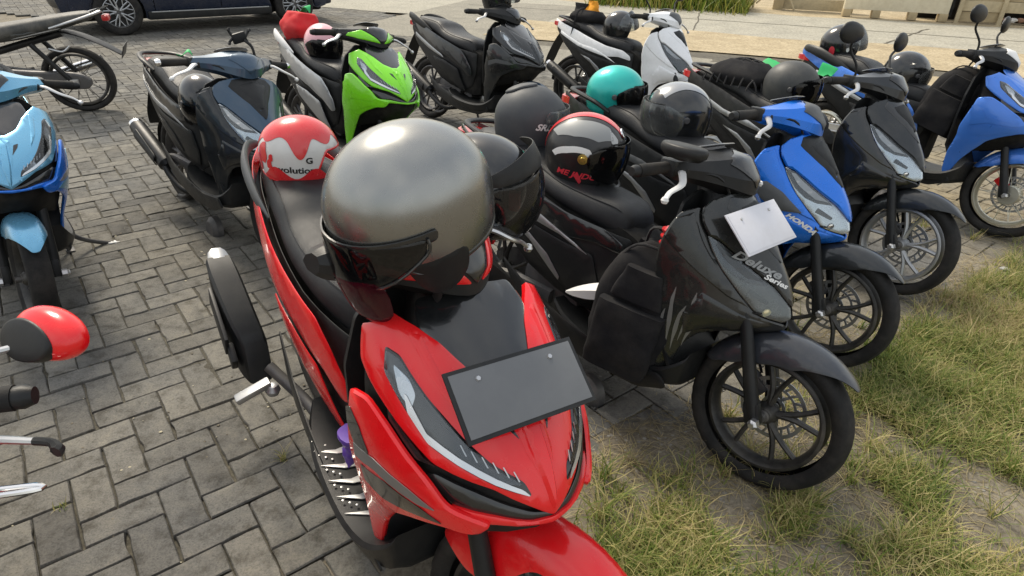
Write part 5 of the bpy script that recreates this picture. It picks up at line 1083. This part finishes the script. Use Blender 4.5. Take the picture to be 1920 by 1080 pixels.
# ------------------------------------------------------------------ small motorcycle at the top left
CUBM = Matrix.Translation((-3.9+.62*math.cos(R(198)), 5.8+.62*math.sin(R(198)), 0)) @ Matrix.Rotation(R(198), 4, 'Z') @ Matrix.Rotation(R(-6), 4, 'X')
t = empty('motorcycle', CUBM, 'dark motorcycle with wire wheels and long black seat at the top left', 'motorcycle')
w_ = wheel(t, 'rear_wheel', Matrix.Translation((-.62, 0, .285)), .285, .08, 'wire', BLACKRIM, disc=False, rr=.222)
wheel(t, 'front_wheel', Matrix.Translation((.62, 0, .285)), .285, .07, 'wire', BLACKRIM, disc=False, rr=.222)
st = [(.30, .60, .66, .06), (.22, .60, .70, .10), (.05, .62, .735, .115), (-.15, .64, .755, .12), (-.35, .68, .785, .11), (-.60, .73, .825, .10), (-.80, .775, .85, .08), (-.86, .79, .845, .04)]
add('seat', mk('seat', *loft_vf([[(x, 0, lo), (x, w*.8, lo), (x, w, lo+(hi-lo)*.3), (x, w*.95, lo+(hi-lo)*.65), (x, w*.7, hi-.006), (x, 0, hi), (x, -w*.7, hi-.006), (x, -w*.95, lo+(hi-lo)*.65), (x, -w, lo+(hi-lo)*.3), (x, -w*.8, lo)] for x, lo, hi, w in st], 4, 2), ang=60), mat('seat_vinyl_worn', (.035, .037, .035), rough=.5, dust=.3, bump=.4, bscale=500), t)
for s in (-1, 1):
    add('tail_cowl', mk('tail_cowl', *panel_vf([(.10, .60), (-.30, .655), (-.60, .715), (-.85, .79), (-.99, .87), (-1.02, .90), (-.90, .86), (-.60, .76), (-.35, .705), (-.20, .70), (.10, .64)], lambda x, z: (x, s*(.115-.09*max(0, (-x-.35)/.65)), z), .006, 0, .03, (1, 1), .01, (-.3, 0, .7))), CHAR, t)
    add('cowl_stripe', mk('cowl_stripe', *panel_vf([(-.25, .66), (-.30, .675), (-.55, .725), (-.85, .82), (-.60, .725)], lambda x, z: (x, s*(.115-.09*max(0, (-x-.35)/.65)), z), .001, .002, .03, (1, 1), .006, (-.3, 0, .7), 0)), SILV, t)
    add('swingarm', mk('swingarm', *tube_vf([(-.05, s*.10, .36), (-.35, s*.10, .31), (-.62, s*.085, .285)], .022, 8, flat=1.5)), BLKG, t)
    add('shock_absorber', mk('shock_absorber', *tube_vf([(-.58, s*.12, .32), (-.38, s*.12, .62)], [.022, .03, .02], 10, sp=False)), BLK, t)
    add('foot_peg', mk('foot_peg', *tube_vf([(-.20, s*.12, .34), (-.22, s*.22, .33)], .014, 8)), RUB, t)
add('chain_case', mk('chain_case', *loft_vf([[(x, .09+y*.03, z+b*h) for y, b in ((-1, -1), (-1, 1), (0, 1.15), (1, 1), (1, -1), (0, -1.15))] for x, z, h in ((.0, .37, .05), (-.3, .34, .045), (-.55, .31, .055), (-.68, .29, .05), (-.73, .285, .02))], 3, 2)), CAST, t)
add('chain_adjuster', mk('chain_adjuster', *box_vf((-.60, .125, .30), (.09, .02, .045), .3)), STEEL, t)
add('rear_fender', mk('rear_fender', *panel_vf([(-.55, -.06), (-.75, -.065), (-.92, -.06), (-1.02, -.05), (-1.02, .05), (-.92, .06), (-.75, .065), (-.55, .06)], lambda x, y: (x, y, .62+.02*math.cos((x+.5)*4)-(max(0, -x-.62))**1.6*.75-.8*y*y+.06), .005, 0, .025, (1, 1), .01, (-.6, 0, .3))), BLK, t)
add('number_plate', mk('number_plate', *box_vf((-1.04, 0, .53), (.005, .20, .11), .3, Matrix.Rotation(R(-20), 4, 'Y'))), BLK, t)
add('tail_lamp', mk('tail_lamp', *box_vf((-.97, 0, .80), (.06, .09, .05), .4)), REDL, t)
add('grab_rail', mk('grab_rail', *tube_vf([(-.55, .10, .74), (-.75, .11, .80), (-.92, .07, .85), (-.95, 0, .855), (-.92, -.07, .85), (-.75, -.11, .80), (-.55, -.10, .74)], .011, 8)), STEEL, t)
add('exhaust_hook', mk('exhaust_hook', *tube_vf([(-.50, .11, .58), (-.60, .13, .56), (-.66, .12, .60)], .009, 8)), STEEL, t)
add('frame', mk('frame', *tube_vf([(.55, 0, .85), (.35, 0, .60), (.05, 0, .52), (-.30, 0, .60), (-.60, 0, .68)], .03, 10)), BLK, t)
add('engine', mk('engine', *join(box_vf((.10, 0, .30), (.34, .17, .20), .2), tube_vf([(.22, 0, .34), (.40, 0, .38)], .06, 14))), CAST, t)
add('muffler', mk('muffler', *tube_vf([(.15, -.12, .24), (-.15, -.15, .22), (-.35, -.16, .27), (-.80, -.17, .40)], [.018, .02, .045, .045], 14)), CHROME, t)
for s in (-1, 1):
    add('fork_leg', mk('fork_leg', *tube_vf([(.45, s*.08, .72), (.62, s*.08, .285)], .018, 10)), BLK, t)
    add('grip', mk('grip', *tube_vf([(.32, s*.22, .96), (.28, s*.35, .95)], .017, 12)), RUB, t)
add('front_cover', mk('front_cover', *panel_vf(sym([(0, .45), (.2, .50), (.8, .50), (1.0, .62), (.8, .80), (0, .88)]), fsurf(BEAT, .4), .006, 0, .03, FT, .02, CF)), CHAR, t)
add('front_fender', mk('front_fender', *panel_vf([(40, -.6), (90, -1), (150, -.8), (150, .8), (90, 1), (40, .6)], lambda a, q: (.62+.31*math.cos(R(a)), .05*q, .285+(.31-.03*q*q)*math.sin(R(a))), .004, 0, .02, (.005, .06), .01, (.62, 0, .285))), CHAR, t)
add('handlebar', mk('handlebar', *tube_vf([(.30, -.33, .95), (.36, -.12, .96), (.37, 0, .93), (.36, .12, .96), (.30, .33, .95)], .012, 10)), STEEL, t)
for s in (-1, 1): add('brake_pedal' if s < 0 else 'gear_pedal', mk('pedal', *tube_vf([(.02, s*.12, .28), (.12, s*.15, .26), (.20, s*.16, .27)], .008, 8)), STEEL, t)
# ------------------------------------------------------------------ car
CA = math.atan2(11.6-9.99, -3.79+5.87); CARM = Matrix.Translation((-4.83+.28*0, 10.79, 0)) @ Matrix.Rotation(CA+math.pi, 4, 'Z') @ Matrix.Translation((0, -.80, 0))
t = empty('car', CARM, 'dark navy car with two tone alloy wheels at the top left of the lot', 'car')
CNAVY = paint('car_navy_paint', (.012, .020, .045), metal=.4, rough=.2)
WB = 1.31
def arch(cx, n=11, r=.36): return [(cx-r*math.cos(math.pi*i/(n-1)), .30+r*math.sin(math.pi*i/(n-1))) for i in range(n)]
def cary(x, z): return .84-.11*max(0, abs(x)-1.45)**2/.36*1.0-.10*((z-.55)/.5)**2-.0*x
for s in (-1, 1):
    fn = lambda x, z: (x, s*cary(x, z), z)
    add('front_wing', mk('front_wing', *panel_vf([(2.02, .30), (2.05, .60), (1.85, .82), (.85, .92), (.85, .24), (.93, .24)]+arch(WB)[::-1][::1][1:-1] if 0 else [(.82, .20), (.95, .20)]+arch(WB)+[(1.68, .26), (2.0, .28), (2.06, .58), (1.90, .80), (1.35, .90), (.82, .93)], fn, .02, 0, .06, (1, 1), .02, (0, 0, .5))), CNAVY, t)
    add('door', mk('door', *panel_vf([(.81, .30), (.81, .93), (-.14, .95), (-.14, .30)], fn, .02, 0, .06, (1, 1), .02, (0, 0, .5))), CNAVY, t)
    d2 = add('door', mk('door', *panel_vf([(-.15, .30), (-.15, .95), (-1.0, .96), (-1.0, .72), (-.88, .45), (-.93, .30)], fn, .02, 0, .06, (1, 1), .02, (0, 0, .5))), CNAVY, t)
    add('rear_wing', mk('rear_wing', *panel_vf([(-.88, .32)]+arch(-WB)[::-1]+[(-1.70, .28), (-2.0, .30), (-2.04, .62), (-1.98, .95), (-1.01, .965), (-1.01, .72), (-.89, .45)] if s else None, fn, .02, 0, .06, (1, 1), .02, (0, 0, .5))) if 0 else mk('rear_wing', *panel_vf([(-1.68, .26), (-2.0, .30), (-2.04, .62), (-1.98, .95), (-1.02, .965), (-1.02, .73), (-.95, .52)]+[p for p in arch(-WB)[::-1] if p[0] < -.96], fn, .02, 0, .06, (1, 1), .02, (0, 0, .5))), CNAVY, t)
    add('door_sill', mk('door_sill', *box_vf((0, s*.80, .25), (1.85, .07, .12), .3)), BLK, t)
    add('sill_strip', mk('sill_strip', *box_vf((0, s*.845, .30), (1.75, .012, .018), .3)), ALU, t)
    add('door_crease', mk('door_crease', *panel_vf([(.78, .50), (.3, .53), (-.8, .60), (-.3, .60), (.6, .55)], fn, .004, .012, .06, (1, 1), .02, (0, 0, .5), .006)), CNAVY, t)
    for x in (WB, -WB):
        wl = add('wheel', cached('carhub', lambda: lathe_vf([(0, -.08), (.06, -.08), (.065, .08), (0, .08)], 16)), CAST, t, Matrix.Translation((x, s*.77, .32)))
        add('tyre', tyre(.32, .20, 'cartyre', 120) if 0 else cached('ctyre', lambda: lathe_vf([(.205, -.09), (.24, -.105), (.29, -.10), (.312, -.085), (.32, -.06), (.32, .06), (.312, .085), (.29, .10), (.24, .105), (.205, .09)], 56), 50), RUB, wl)
        def crim():
            p = [lathe_vf([(.212, -.09), (.20, -.095), (.19, -.06), (.185, 0), (.19, .06), (.20, .095), (.212, .09), (.2, 0)], 48, closed=True)]
            for i in range(5):
                a = 2*math.pi*i/5
                for ss in (-1, 1):
                    y = .085*s
                    p.append(tube_vf([(.03*math.cos(a), y, .03*math.sin(a)), (.11*math.cos(a+.20*ss), y, .11*math.sin(a+.20*ss)), (.195*math.cos(a+.12*ss), y, .195*math.sin(a+.12*ss))], [.014, .009, .010], 6, 3, flat=1.2))
                    p.append(tube_vf([(.11*math.cos(a+.20*ss), y, .11*math.sin(a+.20*ss)), (.195*math.cos(a+.52*ss), y, .195*math.sin(a+.52*ss))], .008, 6))
            return join(*p)
        add('rim', cached(('crim', s), crim), ALU, wl)
        add('rim_back', cached(('crimb', s), lambda: lathe_vf([(0, .045*s), (.19, .045*s), (.19, .03*s), (0, .03*s)], 32)), BLK, wl)
add('underbody', mk('underbody', *box_vf((0, 0, .30), (3.7, 1.30, .22), .2)), DARK, t)
add('bonnet', mk('bonnet', *panel_vf([(.80, -.70), (1.5, -.72), (1.92, -.62), (2.0, 0), (1.92, .62), (1.5, .72), (.80, .70)], lambda x, y: (x, y, 1.0-.10*max(0, x-.8)**1.3-.16*y*y-.04*x*x*.3), .02, 0, .08, (1, 1), .05, (0, 0, 0))), CNAVY, t)
add('cabin', mk('cabin', *loft_vf([[(x, -w*1.12, lo), (x, -w, (lo+hi)/2+.1), (x, -w*.80, hi), (x, 0, hi+.03), (x, w*.80, hi), (x, w, (lo+hi)/2+.1), (x, w*1.12, lo), (x, 0, lo)] for x, lo, hi, w in ((1.0, .90, .96, .66), (.4, .92, 1.36, .67), (0, .92, 1.46, .68), (-.8, .94, 1.47, .67), (-1.5, .94, 1.38, .64), (-1.95, .93, 1.02, .62))], 3, 1)), mat('dark_car_glass', (.01, .012, .014), rough=.06, coat=1), t)
add('roof', mk('roof', *panel_vf([(.2, -.5), (.2, .5), (-1.4, .48), (-1.4, -.48)], lambda x, y: (x, y, 1.50-.08*(x+.5)**2-.08*y*y), .03, 0, .1, (1, 1), .05, (0, 0, 0))), CNAVY, t)
add('front_bumper', mk('front_bumper', *loft_vf([[(2.02-.30*abs(y)**2.2+dx, y, z) for dx, z in ((-.12, .22), (.02, .26), (.06, .42), (.03, .58), (-.03, .72), (-.2, .74), (-.3, .3))] for y in (-.78, -.5, -.2, .2, .5, .78)], 3, 1)), CNAVY, t)
add('grille', mk('grille', *loft_vf([[(2.07-.30*abs(y)**2.2+dx, y, z) for dx, z in ((0, .36), (.03, .45), (0, .54), (-.05, .45))] for y in (-.55, -.2, .2, .55)], 3, 1)), BLK, t)
for s in (-1, 1):
    add('bumper_blade', mk('bumper_blade', *tube_vf([(1.96, s*.60, .30), (1.93, s*.66, .48), (1.84, s*.72, .66)], [.03, .035, .025], 8, flat=.5)), SILV, t)
    add('headlight', mk('headlight', *box_vf((1.84, s*.64, .70), (.24, .16, .10), .4)), LENS, t)
    add('tail_lamp', mk('tail_lamp', *box_vf((-2.0, s*.62, .85), (.1, .2, .2), .3)), REDL, t)
add('rear_bumper', mk('rear_bumper', *loft_vf([[(-2.0+.25*abs(y)**2.2+dx, y, z) for dx, z in ((.12, .24), (-.02, .28), (-.07, .45), (-.04, .60), (-.02, .95), (.2, .95), (.3, .3))] for y in (-.78, -.5, -.2, .2, .5, .78)], 3, 1)), CNAVY, t)
# ------------------------------------------------------------------ across the road
CREAM = mat('cream_board', (.66, .60, .45), rough=.7, dust=.35, dustc=(.35, .28, .16), bump=.3, var=.2)
WOOD = mat('weathered_wood', (.40, .32, .19), rough=.8, dust=.5, dustc=(.20, .16, .10), bump=.5, bscale=60, var=.3)
WOOD2 = mat('weathered_wood_pale', (.50, .42, .27), rough=.8, dust=.5, dustc=(.24, .19, .12), bump=.5, bscale=60, var=.3)
RD = R(-17)
t = empty('display_board', Matrix.Translation((7.95, 14.70, 0)) @ Matrix.Rotation(RD, 4, 'Z'), 'large cream board on short feet standing at the far road edge', 'board')
add('board', mk('board', *box_vf((0, 0, .72), (2.0, .16, 1.15), .06)), CREAM, t)
add('board_edge', mk('board_edge', *box_vf((1.03, .02, .70), (.05, .22, 1.2), .1)), DARK, t)
for x in (-.92, -.35, .35, .92): add('foot', mk('foot', *box_vf((x, 0, .075), (.16, .25, .15), .08)), WOOD, t)
t = empty('board_fence', Matrix.Translation((6.75, 15.85, 0)) @ Matrix.Rotation(RD, 4, 'Z'), 'low fence of plain yellowish boards left of the cream board', 'fence')
for i in range(4): add('plank', mk('plank', *box_vf((0, .01*(i % 2), .12+.24*i), (1.5, .04, .23), .08)), WOOD2, t)
add('post', mk('post', *box_vf((-.80, 0, .5), (.22, .22, 1.1), .08)), WOOD, t); add('post', mk('post', *box_vf((.76, .03, .5), (.08, .08, 1.1), .08)), WOOD, t)
t = empty('plank_fence', Matrix.Translation((10.35, 13.95, 0)) @ Matrix.Rotation(RD, 4, 'Z'), 'horizontal plank fence with an open slatted gap at the far right', 'fence')
for i in range(6):
    for x, l, gap in ((-.95, .72, 0), (.05, 1.15, 1), (1.5, 1.6, 0)):
        if gap and i in (0, 3): continue
        add('plank', cached(('plank', l, i % 3), lambda: box_vf((0, 0, 0), (l, .03, .19+.01*(i % 3)), .08)), WOOD if (i+int(l*10)) % 2 else WOOD2, t, Matrix.Translation((x, .012*((i+int(l*7)) % 3), .12+.205*i)) @ Matrix.Rotation(R(.5*((i*7) % 5-2)), 4, 'Y'))
for x in (-1.33, -.56, .66, 2.3): add('post', mk('post', *box_vf((x, -.03, .6), (.08, .06, 1.3), .1)), WOOD2, t)
t = empty('dark_shed', Matrix.Translation((10.6, 14.6, 0)) @ Matrix.Rotation(RD, 4, 'Z'), 'dark shed wall seen through the gaps of the plank fence', 'shed')
add('wall', mk('wall', *box_vf((0, 0, .75), (4.2, .2, 1.5), .02)), DARK, t)
t = empty('litter_pile', Matrix.Translation((10.42, 14.20, .03)), 'pale litter lying under the slatted gap of the plank fence', 'litter')
for i in range(6): add('litter_piece', mk('litter_piece', *soft(lambda u: [(x*math.sin(.3+2.4*u), y*math.sin(.3+2.4*u), .09*u) for x, y in sup(.09, .06)], 5, .03, 9., i), ang=60), WHITEP if i % 2 else mat('litter_brown', (.35, .2, .14), rough=.8), t, Matrix.Translation((-.4+.16*i, .02*(i % 3), 0)))
t = empty('bamboo_frame', Matrix.Translation((5.95, 15.95, 0)) @ Matrix.Rotation(RD, 4, 'Z'), 'crossed bamboo poles in front of the roadside weeds', 'fence')
for a, b in (((-.55, 0, 0), (-.55, 0, 1.1)), ((-.5, .02, .1), (.35, .02, .95)), ((.35, -.02, 0), (-.2, -.02, .9)), ((-.6, .03, .75), (.5, .03, .8))):
    add('pole', mk('pole', *tube_vf([a, b], .022, 8)), WOOD2, t)
